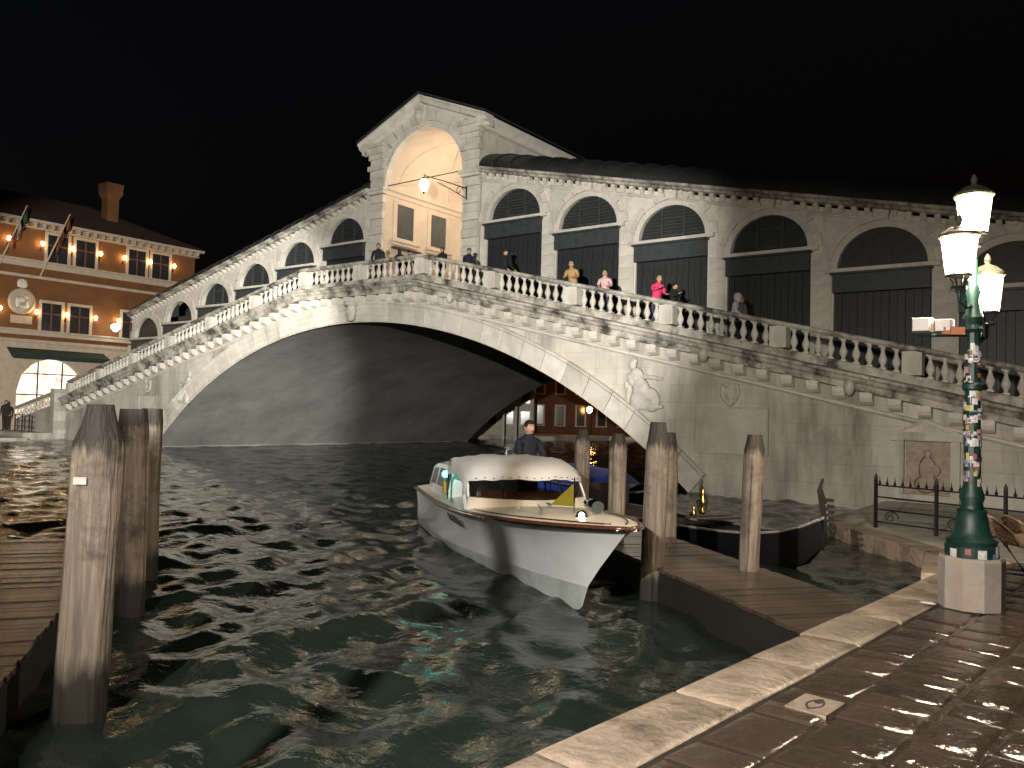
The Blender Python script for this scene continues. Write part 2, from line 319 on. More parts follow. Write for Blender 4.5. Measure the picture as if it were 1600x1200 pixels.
# ================================================================== BRIDGE
B = 3.384; RI = 21.25; ZC = -15.614; DEP = 24.5
def zr(x): return 8.02-.231*max(abs(x)-B, 0)
def zin(x): return ZC+math.sqrt(RI*RI-x*x)
bridge = empty('stone_bridge', (0, 0, 0), 0, 'pale stone arch bridge with two sloping arcades of shops and a pedimented portico', 'bridge')
xs = sorted(set([-24.0, 24.0, -B, B, -14.41, 14.41]+list(np.linspace(-14.4, 14.4, 65))+list(np.linspace(14.5, 24, 12))+list(np.linspace(-24, -14.5, 12))))
mb = MB()
for a, b in zip(xs[:-1], xs[1:]):
    za, zb = zr(a)-.98, zr(b)-.98; inn = abs((a+b)/2) < 14.4
    ba, bb = (zin(a), zin(b)) if inn else (-1.5, -1.5)
    mb.cm = 0; mb.add([(a, 0, ba), (b, 0, bb), (b, 0, zb), (a, 0, za)], [(0, 1, 2, 3)]); mb.add([(a, DEP, ba), (b, DEP, bb), (b, DEP, zb), (a, DEP, za)], [(3, 2, 1, 0)])
    mb.add([(a, 0, za), (b, 0, zb), (b, DEP, zb), (a, DEP, za)], [(0, 1, 2, 3)])
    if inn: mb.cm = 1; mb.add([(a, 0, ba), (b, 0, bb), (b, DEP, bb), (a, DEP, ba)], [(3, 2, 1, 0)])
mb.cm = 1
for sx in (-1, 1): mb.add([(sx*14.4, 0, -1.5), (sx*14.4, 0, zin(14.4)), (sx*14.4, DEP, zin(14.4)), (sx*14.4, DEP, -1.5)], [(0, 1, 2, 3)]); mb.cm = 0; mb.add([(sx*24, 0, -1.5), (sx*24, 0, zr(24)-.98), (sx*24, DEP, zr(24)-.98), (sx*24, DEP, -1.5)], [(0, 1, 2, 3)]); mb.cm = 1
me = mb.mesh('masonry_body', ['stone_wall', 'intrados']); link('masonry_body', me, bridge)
# archivolt of voussoirs in three fasciae
ring = MB(); N = 120; T0 = math.asin(14.9/21.95)
for i in range(N):
    a, b = -T0+2*T0*i/N, -T0+2*T0*(i+1)/N
    ring.loft([[(r*math.sin(t), y, ZC+r*math.cos(t)) for r, y in ((21.2, .0), (21.2, -.05), (22.0, -.05), (22.0, .0))] for t in (a, b)], cap=False)
arc = ring.build('archivolt', 'stone', bridge)
NV = 34
for i in range(NV):
    a, b = -T0+2*T0*i/NV, -T0+2*T0*(i+1)/NV; g = .0006; mb = MB()
    prof = [(21.235, .02), (21.235, -.10), (21.46, -.10), (21.465, -.125), (21.70, -.125), (21.705, -.155), (21.86, -.165), (21.93, -.21), (21.985, -.21), (21.985, .02)]
    rr = [[(r*math.sin(t), y, ZC+r*math.cos(t)) for r, y in prof] for t in np.linspace(a+g, b-g, 4)]
    if min(q[2] for q in rr[0]+rr[-1]) < -1.2: continue
    mb.loft(rr); mb.build('voussoir', 'stone' if i % 3 else 'stone_clean', arc)
# keystone head
mb = MB(); mb.lathe([(.05, -.42), (.16, -.36), (.2, -.2), (.23, 0), (.21, .16), (.12, .28), (.03, .32)], n=12, sx=1, sy=.8); mb.lathe([(.02, -.06), (.06, -.05), (.05, .06), (.02, .08)], (0, -.2, -.06), 8)
mb.lathe([(.3, .2), (.32, .3), (.3, .34)], n=10); mb.build('keystone_head', 'relief', bridge, True, (0.0, -.28, 6.02))

def sweep(name, prof, X0, X1, mt, par, zoff=zr, kinks=(-B, B), smooth=False):
    xs_ = [X0]+[k for k in kinks if X0 < k < X1]+[X1]; mb = MB()
    mb.loft([[(x, y, zoff(x)+z) for y, z in prof] for x in xs_]); return mb.build(name, mt, par, smooth)
XE = 7*B
# balustrade
bal = sweep('balustrade', [(-.06, 0), (.36, 0), (.40, -.03), (.40, -.09), (.35, -.13), (.33, -.15), (-.03, -.15), (-.05, -.13), (-.10, -.09), (-.10, -.03)], -XE, XE, 'stone_crust', bridge)
sweep('plinth_course', [(-.04, -.74), (.34, -.74), (.36, -.76), (.36, -.99), (-.07, -.99), (-.07, -.76)], -XE, XE, 'stone_crust', bal)
BP = [(.072, 0), (.082, .035), (.06, .06), (.045, .085), (.07, .14), (.098, .2), (.105, .25), (.09, .31), (.06, .39), (.042, .46), (.04, .49), (.062, .505), (.05, .53), (.075, .55), (.08, .6)]
def bal_mesh(h):
    mb = MB(); mb.lathe([(r, z*h/.6) for r, z in BP], n=12); mb.box((0, 0, .0), (.18, .18, .06)); mb.box((0, 0, h-.0), (.18, .18, .05)); return mb.mesh('baluster', 'stone_clean', 'auto')
bme = bal_mesh(.60)
pm = MB(); pm.box((0, .15, -.445), (.46, .4, .6)); pm.box((0, -.06, -.445), (.3, .03, .42)); pme = pm.mesh('pedestal', 'stone_clean')
for k in range(-7, 8):
    link('pedestal', pme, bal, (k*B, 0, zr(k*B)+(.0)))
    if k < 7:
        for j in range(9):
            x = (k+(j+1.35)/10.7+.0)*B; x = k*B+.23+(B-.46)*(j+.5)/9
            link('baluster', bme, bal, (x, .15, zr(x)-.745))
# main cornice and modillions
corn = sweep('cornice', [(.05, -.96), (-.44, -.985), (-.50, -1.01), (-.50, -1.08), (-.44, -1.12), (-.40, -1.2), (-.33, -1.26), (-.33, -1.42), (.05, -1.42)], -XE-.1, XE+.1, 'stone_crust', bridge)
sweep('string_course', [(.05, -1.80), (-.06, -1.80), (-.11, -1.83), (-.11, -1.88), (-.05, -1.93), (.05, -1.95)], -XE, XE, 'stone', corn)
mm = MB(); mm.loft([[(-.15, y, z) for y, z in ((.02, 0), (-.29, 0), (-.30, -.14), (-.24, -.24), (-.12, -.31), (.02, -.34))], [(.15, y, z) for y, z in ((.02, 0), (-.29, 0), (-.30, -.14), (-.24, -.24), (-.12, -.31), (.02, -.34))]]); mme = mm.mesh('modillion', 'stone_clean')
for k in range(-7, 7):
    for j in range(5): x = (k+(j+.5)/5)*B; link('modillion', mme, corn, (x, 0, zr(x)-1.425))
# lion-head water spouts replaced by small carved consoles on the right-hand cornice
for x in (5.2, 14.9, 18.9):
    mb = MB(); mb.lathe([(.03, -.22), (.1, -.15), (.14, 0), (.1, .14), (.03, .18)], n=9, sy=1.1); mb.build('carved_boss', 'relief', corn, True, (x, -.36, zr(x)-1.38))

# spandrel reliefs
def figure(name, x, z, h, flip, lab):
    o = MB(); s = -1 if flip else 1
    def blob(px, pz, rx, rz, d, rot=0):
        nn = 14; rings = []
        for q, dd in ((1, 0), (.93, .6), (.6, .92), (.12, 1)):
            rings.append([(x+s*((px+rx*q*math.cos(t)*math.cos(rot)-rz*q*math.sin(t)*math.sin(rot))*h), -d*dd*h*.72, z+(pz+rx*q*math.cos(t)*math.sin(rot)+rz*q*math.sin(t)*math.cos(rot))*h) for t in np.linspace(0, 2*PI, nn+1)[:-1]])
        o.loft(rings)
    blob(.12, .90, .085, .1, .13); blob(.15, .98, .07, .05, .1); blob(.2, .68, .16, .17, .13); blob(.1, .6, .08, .16, .14, .5)
    blob(.45, .66, .25, .05, .1, -.08); blob(.7, .62, .08, .035, .07, .3)          # reaching arm
    blob(.33, .36, .2, .34, .15, .35); blob(.5, .22, .22, .26, .13, .5); blob(.22, .18, .14, .2, .17); blob(.45, .08, .36, .07, .12)
    blob(.05, .35, .07, .25, .1, -.1); blob(.0, .5, .06, .09, .12)
    for q in range(7): blob(.28+.05*q, .3-.02*q, .018, .26-.02*q, .17, .35+.03*q)   # drapery folds
    r = o.build(name, 'relief', bridge, True); r['label'] = lab; return r
figure('relief_figure', 12.28, 2.33, 1.55, False, 'carved kneeling angel with outstretched arm, right spandrel'); figure('relief_figure', -11.25, 2.15, 1.6, True, 'carved robed figure on the left spandrel')
def shield(x, z, h):
    mb = MB(); pts = [(-.38, .42), (-.2, .5), (0, .44), (.2, .5), (.38, .42), (.42, .1), (.3, -.2), (0, -.5), (-.3, -.2), (-.42, .1)]
    mb.loft([[(x+a*h*q, y, z+b*h*q) for a, b in pts] for q, y in ((1, 0), (.95, -.07), (.78, -.09), (.72, -.06), (.3, -.13), (.05, -.15))])
    mb.lathe([(.02, -.1*h), (.12*h, 0), (.02, .12*h)], (x-.1*h, -.1, z+.42*h), 8); mb.build('carved_shield', 'relief', bridge, True)
shield(15.58, 2.82, .72); shield(-15.2, 2.98, .72)
def plaque(x0, x1, z0, z1):
    mb = MB(); mb.bbox(x0, x1, -.045, .01, z0, z1); o = mb.build('inscription_slab', 'stone', bridge)
    mb = MB()
    for q in ((x0-.05, x1+.05, z1, z1+.06), (x0-.05, x1+.05, z0-.06, z0), (x0-.05, x0, z0, z1), (x1, x1+.05, z0, z1)): mb.bbox(q[0], q[1], -.075, .01, q[2], q[3])
    mb.build('slab_frame', 'stone_wall', o)
plaque(14.57, 16.66, 1.2, 2.44); plaque(-15.95, -14.4, 1.85, 2.52)
def aedicule(xc, zb):
    a = MB(); 
    for s in (-1, 1): a.bbox(xc+s*.62-.1, xc+s*.62+.1, -.14, .01, zb, zb+1.32)
    a.bbox(xc-.8, xc+.8, -.2, .01, zb+1.32, zb+1.46); a.prism([(xc-.86, zb+1.462), (xc+.86, zb+1.462), (xc, zb+1.86)], 'y', -.2, .01)
    a.bbox(xc-.72, xc+.72, -.16, .01, zb-.16, zb-.002); o = a.build('niche_frame', 'stone', bridge)
    p_ = MB(); p_.prism([(xc-.56, zb+1.53), (xc+.56, zb+1.53), (xc, zb+1.77)], 'y', -.215, -.2); p_.build('tympanum', 'stone_wall', o)
    r = MB(); r.bbox(xc-.5, xc+.5, -.03, .01, zb, zb+1.3); r.build('relief_panel', 'panel_stone', o)
    f = MB()
    for (px, pz, rx, rz) in ((0, 1.0, .09, .11), (0, .62, .2, .34), (-.02, .25, .28, .22), (.2, .6, .1, .15)):
        f.loft([[(xc+px+rx*q*math.cos(t), -.03-.045*d, zb+pz+rz*q*math.sin(t)) for t in np.linspace(0, 2*PI, 13)[:-1]] for q, d in ((1, 0), (.8, .7), (.2, 1))])
    f.build('relief_saint', 'panel_stone', o, True)
aedicule(20.68, .42); aedicule(-19.5, .5)

th_ = math.radians(43); ct_, st_ = math.cos(th_), math.sin(th_); g_ = .98
for i in range(-2, 9):
    for j in range(-6, 6):
        cx_, cz_ = 15.4+i*g_*ct_-j*g_*st_, .1+i*g_*st_+j*g_*ct_; hs_ = g_/2-.008
        q4 = [(cx_+a*hs_*ct_-b*hs_*st_, cz_+a*hs_*st_+b*hs_*ct_) for a, b in ((-1, -1), (1, -1), (1, 1), (-1, 1))]
        ok = all(.02 < z < zr(x)-2.05 and x*x+(z-ZC)**2 > 22.5**2 and z > .25 and x < 19.75 and not (14.4 < x < 16.8 and 1.05 < z < 3.3) for x, z in q4) and not (14.4 < cx_ < 16.8 and 1.0 < cz_ < 3.3)
        if ok: MB().prism(q4, 'y', -.014, .01).build('facing_slab', 'stone_wall', bridge)
# ---- shop arcades
YS = 3.69; PX = 3.4413; DZ = .7785; X0 = 4.963; ZS0 = 9.956; RX = 1.30; RH = 1.20; SL = DZ/PX
zct = lambda dx: 1.90-SL*dx            # cornice top above sill at bay centre (dx outward)
def bay_mesh(s):
    mb = MB(); th = .4; cols = sorted(set([-PX/2, -1.37, -1.369, 1.369, 1.37, PX/2]+list(np.linspace(-RX, RX, 25))))
    def bot(d): return RH*math.sqrt(max(0, 1-(d/RX)**2)) if abs(d) <= RX else (0. if abs(d) < 1.3695 else -3.9-SL*d)
    for a, b in zip(cols[:-1], cols[1:]):
        if abs((a+b)/2) < 1.369: ba, bb = bot(a), bot(b)
        else: ba, bb = -3.6-SL*a, -3.6-SL*b
        ta, tb = zct(a)-.3, zct(b)-.3
        mb.add([(s*a, 0, ba), (s*b, 0, bb), (s*b, 0, tb), (s*a, 0, ta)], [(0, 1, 2, 3)]); mb.add([(s*a, 0, ba), (s*b, 0, bb), (s*b, th, bb), (s*a, th, ba)], [(0, 1, 2, 3)])
    for d in (-1.37, 1.37): mb.add([(s*d, 0, 0), (s*d, th, 0), (s*d, th, -4), (s*d, 0, -4)], [(0, 1, 2, 3)])
    return mb.mesh('shop_bay', 'stone_clean')
vm = []
for j in range(11):   # ring stones round the lunette
    a, b = PI*(j)/11+.012, PI*(j+1)/11-.012; d = -.055 if j % 2 else -.085; w_ = .36 if j % 2 else .42
    if j == 5: d, w_ = -.13, .52
    rr = [[((RX+.02+q)*math.cos(t), y, (RH+.02+q)*math.sin(t)) for q, y in ((.16, .01), (.16, d), (w_, d), (w_, .01))] for t in np.linspace(a, b, 4)]
    vm.append(MB().loft(rr).mesh('ring_stone', 'stone_clean'))
am = MB()
for i in range(24):
    a, b = PI*i/24, PI*(i+1)/24; am.loft([[((RX-.03+q)*math.cos(t), y, (RH-.03+q)*math.sin(t)) for q, y in ((0, .1), (0, -.035), (.185, -.035), (.185, .1))] for t in (a, b)], cap=False)
archm = am.mesh('arch_moulding', 'stone_clean')
sm_ = MB(); sm_.bbox(-1.62, 1.62, -.17, .25, -.13, -.005); sillm = sm_.mesh('lintel', 'stone_clean')
fm = MB(); fm.bbox(-1.42, 1.42, -.28, .3, -.2, -.135); fm.bbox(-1.36, 1.36, -.2, .3, -.75, -.205); fasm = fm.mesh('shop_fascia', 'shutter_lead')
lm = MB(); lm.prism([(RX*math.cos(t), RH*math.sin(t)) for t in np.linspace(0, PI, 25)], 'y', .2, .24); lunm = lm.mesh('lunette_panel', 'shutter')
slm = []
for j in range(9):
    z = .08+j*.118; hw = RX*math.sqrt(max(.0, 1-((z+.05)/RH)**2))-.03; slm.append(MB().box((0, .185, z), (2*hw, .05, .028), 0, Matrix.Rotation(.5, 3, 'X')).mesh('louvre_slat', 'louvre'))
frm = MB()
for x in (-.42, .42): frm.bbox(x-.035, x+.035, .12, .2, .0, 1.1)
frm.bbox(-.42, .42, .12, .2, .72, .78); frm.bbox(-.42, .42, .12, .2, .1, .16); framem = frm.mesh('lunette_frame', 'shutter_lead')
pkm = MB().bbox(-.105, .105, .0, .05, -3.9, -.76).mesh('shutter_plank', 'shutter')
bs = MB(); bs.bbox(-.29, .29, -.05, .02, -.2, .2); blkm = bs.mesh('pilaster_block', 'stone_clean')
dm = MB(); dm.loft([[(x, y, z) for y, z in ((.02, 0), (-.2, 0), (-.2, -.07), (-.06, -.2), (.02, -.2))] for x in (-.075, .075)]); denm = dm.mesh('cornice_bracket', 'stone_clean')
baym = {1: bay_mesh(1), -1: bay_mesh(-1)}
for s in (-1, 1):
    for k in range(6):
        xc, zs = s*(X0+k*PX), ZS0-k*DZ
        bay = link('shop_bay', baym[s], bridge, (xc, YS, zs))
        for q in vm: link('ring_stone', q, bay)
        link('arch_moulding', archm, bay); link('lintel', sillm, bay); link('shop_fascia', fasm, bay)
        if not (s == -1 and k == 4): link('lunette_panel', lunm, bay)
        else:   # this lunette stands half open
            mb = MB(); mb.prism([(RX*math.cos(t), RH*math.sin(t)) for t in np.linspace(PI*.62, PI, 12)]+[(-.48, 0)], 'y', .2, .24); mb.bbox(-1.2, 1.2, .2, .24, 0, .35); mb.build('lunette_panel', 'shutter', bay)
        if k < 3 and not (s == -1 and k == 4):
            for q in slm: link('louvre_slat', q, bay)
        if k < 4: link('lunette_frame', framem, bay)
        for j in range(12): link('shutter_plank', pkm, bay, (-1.23+j*.2236, .03+.012*(j % 2), 0))
        for j in range(6): link('pilaster_block', blkm, bay, (s*PX/2, 0, -.62-j*.42))
        mb = MB(); pr = [(.05, 0), (-.40, 0), (-.42, -.04), (-.40, -.09), (-.30, -.13), (-.27, -.2), (-.22, -.22), (.05, -.22)]
        mb.loft([[(s*d, y, zct(d)+z) for y, z in pr] for d in (-PX/2, PX/2)]); cn = mb.build('bay_cornice', 'stone_crust', bay)
        mb = MB(); pr = [(.03, -.46), (-.06, -.46), (-.1, -.49), (-.05, -.56), (.03, -.58)]; mb.loft([[(s*d, y, zct(d)+z) for y, z in pr] for d in (-PX/2, PX/2)]); mb.build('frieze_band', 'stone_clean', bay)
        for j in range(9):
            d = -PX/2+PX*(j+.5)/9; link('cornice_bracket', denm, bay, (s*d, 0, zct(d)-.225))
    # lead roof with standing ribs
    xa, xb = s*3.2, s*(X0+5.5*PX)
    def rp_(x, t): d = abs(x)-X0; return (x, YS+2.35-2.55*math.cos(t), ZS0+1.90-SL*d-.02+1.05*math.sin(t))
    mb = MB(); mb.loft([[rp_(x, t) for t in np.linspace(0, PI, 17)] for x in np.linspace(xa, xb, 8)], cap=True, closed=False); roof = mb.build('arcade_roof', 'roof_lead', bridge, True)
    for i in range(24):
        x = s*(3.9+i*.82)
        if abs(x) > abs(xb)-.1: break
        MB().tube([(lambda q: (q[0], q[1]-.0, q[2]+.0))(rp_(x, t)) for t in np.linspace(.05, PI*.75, 12)], .045, 6).build('roof_rib', 'roof_lead', roof)
    mb = MB(); mb.bbox(min(s*3.3, xb), max(s*3.3, xb), YS+.45, YS+4.6, 3.2, 3.4)
    # back wall of the shops
    mb = MB(); mb.loft([[(x, y, z) for y, z in ((YS+4.6, zr(x)-1.1), (YS+4.9, zr(x)-1.1), (YS+4.9, ZS0+1.9-SL*(abs(x)-X0)), (YS+4.6, ZS0+1.9-SL*(abs(x)-X0)))] for x in (xa, xb)]); mb.build('arcade_back_wall', 'stone_wall', bridge)
    e = MB(); ze = ZS0+1.9-SL*(abs(xb)-X0); e.bbox(min(xb-s*.25, xb), max(xb-s*.25, xb), YS+.02, YS+4.6, 2.3, ze-.02); e.build('arcade_end_wall', 'stone_clean', bridge)

# ---- portico
YP = 3.62; HW = 2.35; OW = 3.2; ZI = 12.2; ZE = 14.35; ZA = 15.85; YB = 20.9
port = None
mb = MB(); cols = sorted(set([-OW, OW]+list(np.linspace(-HW, HW, 41))))
for yy, fl in ((YP, 0), (YB, 1)):
    for a, b in zip(cols[:-1], cols[1:]):
        inn = abs((a+b)/2) < HW
        f = (lambda x: ZI+math.sqrt(max(0, HW*HW-x*x))) if inn else (lambda x: 6.6)
        g = lambda x: ZE+(ZA-ZE)*(1-abs(x)/3.67)-.12
        mb.add([(a, yy, f(a)), (b, yy, f(b)), (b, yy, g(b)), (a, yy, g(a))], [(0, 1, 2, 3)])
for s in (-1, 1): mb.add([(s*OW, YP, 6.6), (s*OW, YB, 6.6), (s*OW, YB, ZE), (s*OW, YP, ZE)], [(0, 1, 2, 3)])
port = mb.build('portico', 'stone_clean', bridge)
mb = MB()
rg = [(-HW, 6.5)]+[(HW*math.cos(t), ZI+HW*math.sin(t)) for t in np.linspace(PI, 0, 33)]+[(HW, 6.5)]
mb.loft([[(x, y, z) for x, z in rg] for y in np.linspace(YP, YB, 6)], cap=False, closed=False); mb.build('vault', 'plaster_warm', port, 'auto')
# groin ridges across the vault
for s in (-1, 1):
    pts = [(s*HW*math.cos(t), YP+2.6+1.75*math.cos(t)*1.0, ZI+HW*math.sin(t)-.02) for t in np.linspace(.15, PI-.15, 20)]; MB().tube(pts, .05, 6).build('groin_rib', 'plaster_warm', port)
for s in (-1, 1):   # wall cornice and windows inside
    mb = MB(); mb.loft([[(s*(HW-a), y, ZI+z) for a, z in ((-.02, 0), (.16, 0), (.16, -.06), (.07, -.12), (.05, -.3), (-.02, -.3))] for y in (YP+.06, YB-.05)]); mb.build('impost_cornice', 'plaster_warm', port)
    for y0 in (4.95, 7.25, 10.2, 13.2):
        x = s*HW
        mb = MB(); 
        for q in ((y0-.78, y0-.55, 10.0, 11.8), (y0+.55, y0+.78, 10.0, 11.8), (y0-.549, y0+.549, 11.62, 11.8)): mb.bbox(min(x, x-s*.06), max(x, x-s*.06), q[0], q[1], q[2], q[3])
        mb.build('window_surround', 'plaster_warm', port)
        mb = MB(); mb.bbox(min(x-s*.02, x+s*.02), max(x-s*.02, x+s*.02), y0-.545, y0+.545, 10.1, 11.615); mb.build('window_shutter', 'shutter_lead', port)
        mb = MB(); mb.bbox(min(x, x-s*.2), max(x, x-s*.2), y0-.9, y0+.9, 9.86, 9.98); mb.bbox(min(x, x-s*.12), max(x, x-s*.12), y0-.8, y0+.8, 9.72, 9.858); mb.build('window_sill', 'plaster_warm', port)
        mb = MB(); mb.bbox(min(x-s*.3, x-s*.03), max(x-s*.3, x-s*.03), y0-.86, y0+.86, 9.52, 9.60); mb.build('shelf_board', 'shutter', port)
    # front pilasters: rusticated blocks, capital, entablature blocks
    xc = s*(HW+OW)/2
    for j in range(13):
        h = .36; z0 = 7.2+j*h
        if z0+h > 11.9: break
        wd = .80 if j % 2 else .86; MB().bbox(xc-wd/2, xc+wd/2, YP-(.1 if j % 2 else .13), YP+.02, z0+.01, z0+h-.01).build('pilaster_block', 'stone_clean', port)
    mb = MB(); mb.bbox(xc-.5, xc+.5, YP-.2, YP+.02, 11.93, 12.06); mb.bbox(xc-.56, xc+.56, YP-.27, YP+.02, 12.065, 12.2); mb.build('impost_block', 'stone_clean', port)
    for j, (z0, z1, d, ww) in enumerate(((12.21, 12.62, .1, .42), (12.63, 13.0, .13, .44), (13.01, 13.22, .26, .5), (13.225, 13.5, .12, .43), (13.51, 13.72, .22, .47), (13.725, 14.02, .32, .52), (14.025, 14.2, .42, .58))):
        MB().bbox(xc-ww, xc+ww, YP-d, YP+.02, z0, z1).build('entablature_block', 'stone_clean', port)
# arch moulding and stepped voussoirs of the portico
mb = MB()
for i in range(36):
    a, b = PI*i/36, PI*(i+1)/36; mb.loft([[((HW-.06+q)*math.cos(t), y, ZI+(HW-.06+q)*math.sin(t)) for q, y in ((0, YP+.25), (0, YP-.08), (.26, YP-.08), (.26, YP+.1))] for t in (a, b)], cap=False)
mb.build('arch_moulding', 'stone_clean', port)
for j in range(15):
    a, b = PI*(.06+.88*j/15)+.012, PI*(.06+.88*(j+1)/15)-.012; wv = .75 if j % 2 else .55
    if j == 7: continue
    MB().loft([[((HW+.21+q)*math.cos(t), y, ZI+(HW+.21+q)*math.sin(t)) for q, y in ((0, YP+.02), (0, YP-.14), (wv, YP-.14), (wv, YP+.02))] for t in np.linspace(a, b, 3)]).build('voussoir', 'stone_clean', port)
mb = MB(); mb.loft([[(x*q, y, ZI+HW+z) for x, z in ((-.2, -.06), (.2, -.06), (.36, .8), (-.36, .8))] for q, y in ((1, YP+.02), (1, YP-.3), (.8, YP-.4))]); mb.lathe([(.03, -.2), (.16, -.1), (.2, .05), (.16, .25), (.05, .36)], (0, YP-.42, ZI+HW+.3), 10); mb.build('keystone', 'relief', port)
# raking cornices, roof slopes
for s in (-1, 1):
    mb = MB(); pr = [(YP+.1, .0), (YP-.48, .0), (YP-.5, -.08), (YP-.42, -.15), (YP-.36, -.28), (YP-.2, -.34), (YP-.16, -.48), (YP+.1, -.48)]
    mb.loft([[(s*xx, y, zz+z) for y, z in pr] for xx, zz in ((3.75, ZE-.02), (0, ZA))]); mb.build('raking_cornice', 'stone_clean', port)
    mb = MB(); pr = [(3.72, 0), (3.72, -.1), (3.55, -.22), (3.45, -.42), (3.18, -.45), (3.18, 0)]; mb.loft([[(s*a, y, ZE-.06+z) for a, z in pr] for y in (YP-.4, YB)]); mb.build('eave_cornice', 'stone_clean', port)
    mb = MB(); mb.loft([[(s*3.82, y, ZE+.0), (0, y, ZA+.05), (0, y, ZA+.12), (s*3.82, y, ZE+.07)] for y in (YP-.52, YB)]); mb.build('roof_slope', 'roof_lead', port)
# wall bracket with hanging globe lantern, tie rod
brk = MB(); x1, y1 = 2.62, YP-.16
brk.tube([(x1, y1, 11.42), (1.7, y1-.25, 11.78), (.72, y1-.55, 12.12)], .022, 6); brk.tube([(x1, y1, 11.0), (1.9, y1-.2, 11.45), (1.3, y1-.35, 11.8)], .02, 6)
brk.tube([(2.3+.2*math.cos(t)*(1-t/9), y1-.1, 11.35+.2*math.sin(t)*(1-t/9)) for t in np.linspace(0, 7, 22)], .016, 6); brk.tube([(x1, y1, 10.95), (x1, y1, 11.5)], .03, 6); brk.tube([(.72, y1-.55, 12.2), (.72, y1-.55, 11.98)], .016, 6)
brk.build('lantern_bracket', 'iron_black', port)
MB().tube([(-2.2, YP+.05, 12.28), (2.9, YP-.2, 12.2)], .022, 6).build('tie_rod', 'iron_black', port)
mb = MB(); mb.lathe([(.04, -.3), (.13, -.24), (.2, -.05), (.19, .1), (.11, .2)], (.72, y1-.55, 11.74), 14); gl = mb.build('lantern_globe', 'lantern_white', port, True)
mb = MB(); mb.lathe([(.16, .2), (.13, .27), (.03, .3)], (.72, y1-.55, 11.74), 12); mb.lathe([(.01, -.42), (.035, -.38), (.05, -.3), (.02, -.28)], (.72, y1-.55, 11.74), 8); mb.build('lantern_cap', 'iron_black', gl)
def plight(name, loc, e, col, r=.1, par=None):
    d = bpy.data.lights.new(name, 'POINT'); d.energy = e; d.color = col; d.shadow_soft_size = r; o = bpy.data.objects.new(name, d); COL.objects.link(o); o.location = loc; o.parent = par; return o
# ceiling lamps inside the passage
for y in (6.2, 12.5):
    mb = MB(); mb.lathe([(.05, .0), (.15, .06), (.17, .22), (.1, .3)], (0.9, y, 12.9), 12); a = mb.build('passage_lamp', 'lantern_white', port, True)
    MB().tube([(.9, y, 13.2), (.9, y, 14.37)], .012, 6).build('lamp_rod', 'iron_black', a)
    plight('passage_lamp_light', (.9, y, 12.75), 270, (1, .80, .60), .15)
# stair parapet running down beyond the left end of the bridge
sp = MB(); A_, B_ = (-24.0, 2.72), (-33.0, 1.0)
def zs_(x): return 2.72+(x+24)*(1.72/9.0)
sp.loft([[(x, y, zs_(x)+z) for y, z in ((-.62, 0), (-.2, 0), (-.2, -.13), (-.62, -.13))] for x in (-24.0, -33)]); sp.loft([[(x, y, z) for y, z in ((-.6, max(-.5, -.5)), (-.22, -.5), (-.22, zs_(x)-.78), (-.6, zs_(x)-.78))] for x in (-24.0, -33)]); spo = sp.build('stair_parapet', 'stone_wall', bridge)
for i in range(20):
    x = -24.3-i*.43; link('baluster', bme, spo, (x, -.41, zs_(x)-.75))
mb = MB(); mb.bbox(-24.25, -23.75, -.7, .4, .3, 2.85); mb.build('end_pier', 'stone_wall', bridge)

# ================================================================== ORANGE PALACE (left bank)
pal = empty('orange_palace', (-29, 0, .35), 0, 'orange plastered palace with lamps beside its windows, beyond the far end of the bridge', 'building')
Y0, Y1 = -16.0, 10.9
mb = MB(); mb.bbox(-12, 0, Y0, Y1, 5.3, 12.7); mb.build('wall', 'orange', pal)
mb = MB()   # pale arcaded ground floor with arched openings
arches = [(-11.6, 1.9), (-6.8, 1.9), (-2.6, 1.0), (1.45, 2.0), (6.2, 1.9)]
cols = sorted(set([Y0, Y1]+[c+r*q for c, r in arches for q in np.linspace(-1, 1, 17)]))
for a, b in zip(cols[:-1], cols[1:]):
    m_ = (a+b)/2; f = lambda t: 0
    for c, r in arches:
        if abs(m_-c) < r: f = lambda t, c=c, r=r: 2.4+math.sqrt(max(0, r*r-(t-c)**2))*.98
    mb.add([(0, a, f(a)), (0, b, f(b)), (0, b, 5.295), (0, a, 5.295)], [(0, 1, 2, 3)]); mb.add([(0, a, f(a)), (0, b, f(b)), (-.4, b, f(b)), (-.4, a, f(a))], [(0, 1, 2, 3)])
gfl = mb.build('ground_floor', 'trim', pal)
for c, r in arches:
    mb = MB()
    for i in range(18):
        a, b = PI*i/18, PI*(i+1)/18; mb.loft([[(x, c+q*math.cos(t), 2.4+q*.98*math.sin(t)) for q, x in ((r, -.05), (r, .06), (r+.28, .06), (r+.28, -.05))] for t in (a, b)], cap=False)
    mb.build('arch_moulding', 'trim', gfl)
for c, r in arches:
    lit = c > 0; mb = MB(); mb.prism([(c+r*math.cos(t), 2.4+r*.98*math.sin(t)) for t in np.linspace(0, PI, 17)]+[(c-r, .1), (c+r, .1)], 'x', -.36, -.33)
    o = mb.build('shop_window', 'lit_window' if lit else 'win_dark', pal)
    if lit:
        mb = MB(); 
        for y in (c-.7, c+.75): mb.bbox(-.32, -.27, y-.04, y+.04, .1, 2.4+r*.9)
        mb.bbox(-.32, -.27, c-r, c+r, 3.4, 3.47); mb.bbox(-.32, -.27, c-r, c+r, 2.1, 2.18); mb.build('glazing_bar', 'win_frame', o)
for z0, z1, d in ((9.9, 10.25, .14), (10.26, 10.36, .22), (9.25, 9.42, .1), (5.75, 6.0, .16), (6.005, 6.1, .24), (5.3, 5.5, .1)):
    MB().bbox(-.05, d, Y0, Y1+.05, z0, z1).build('string_band', 'trim', pal)
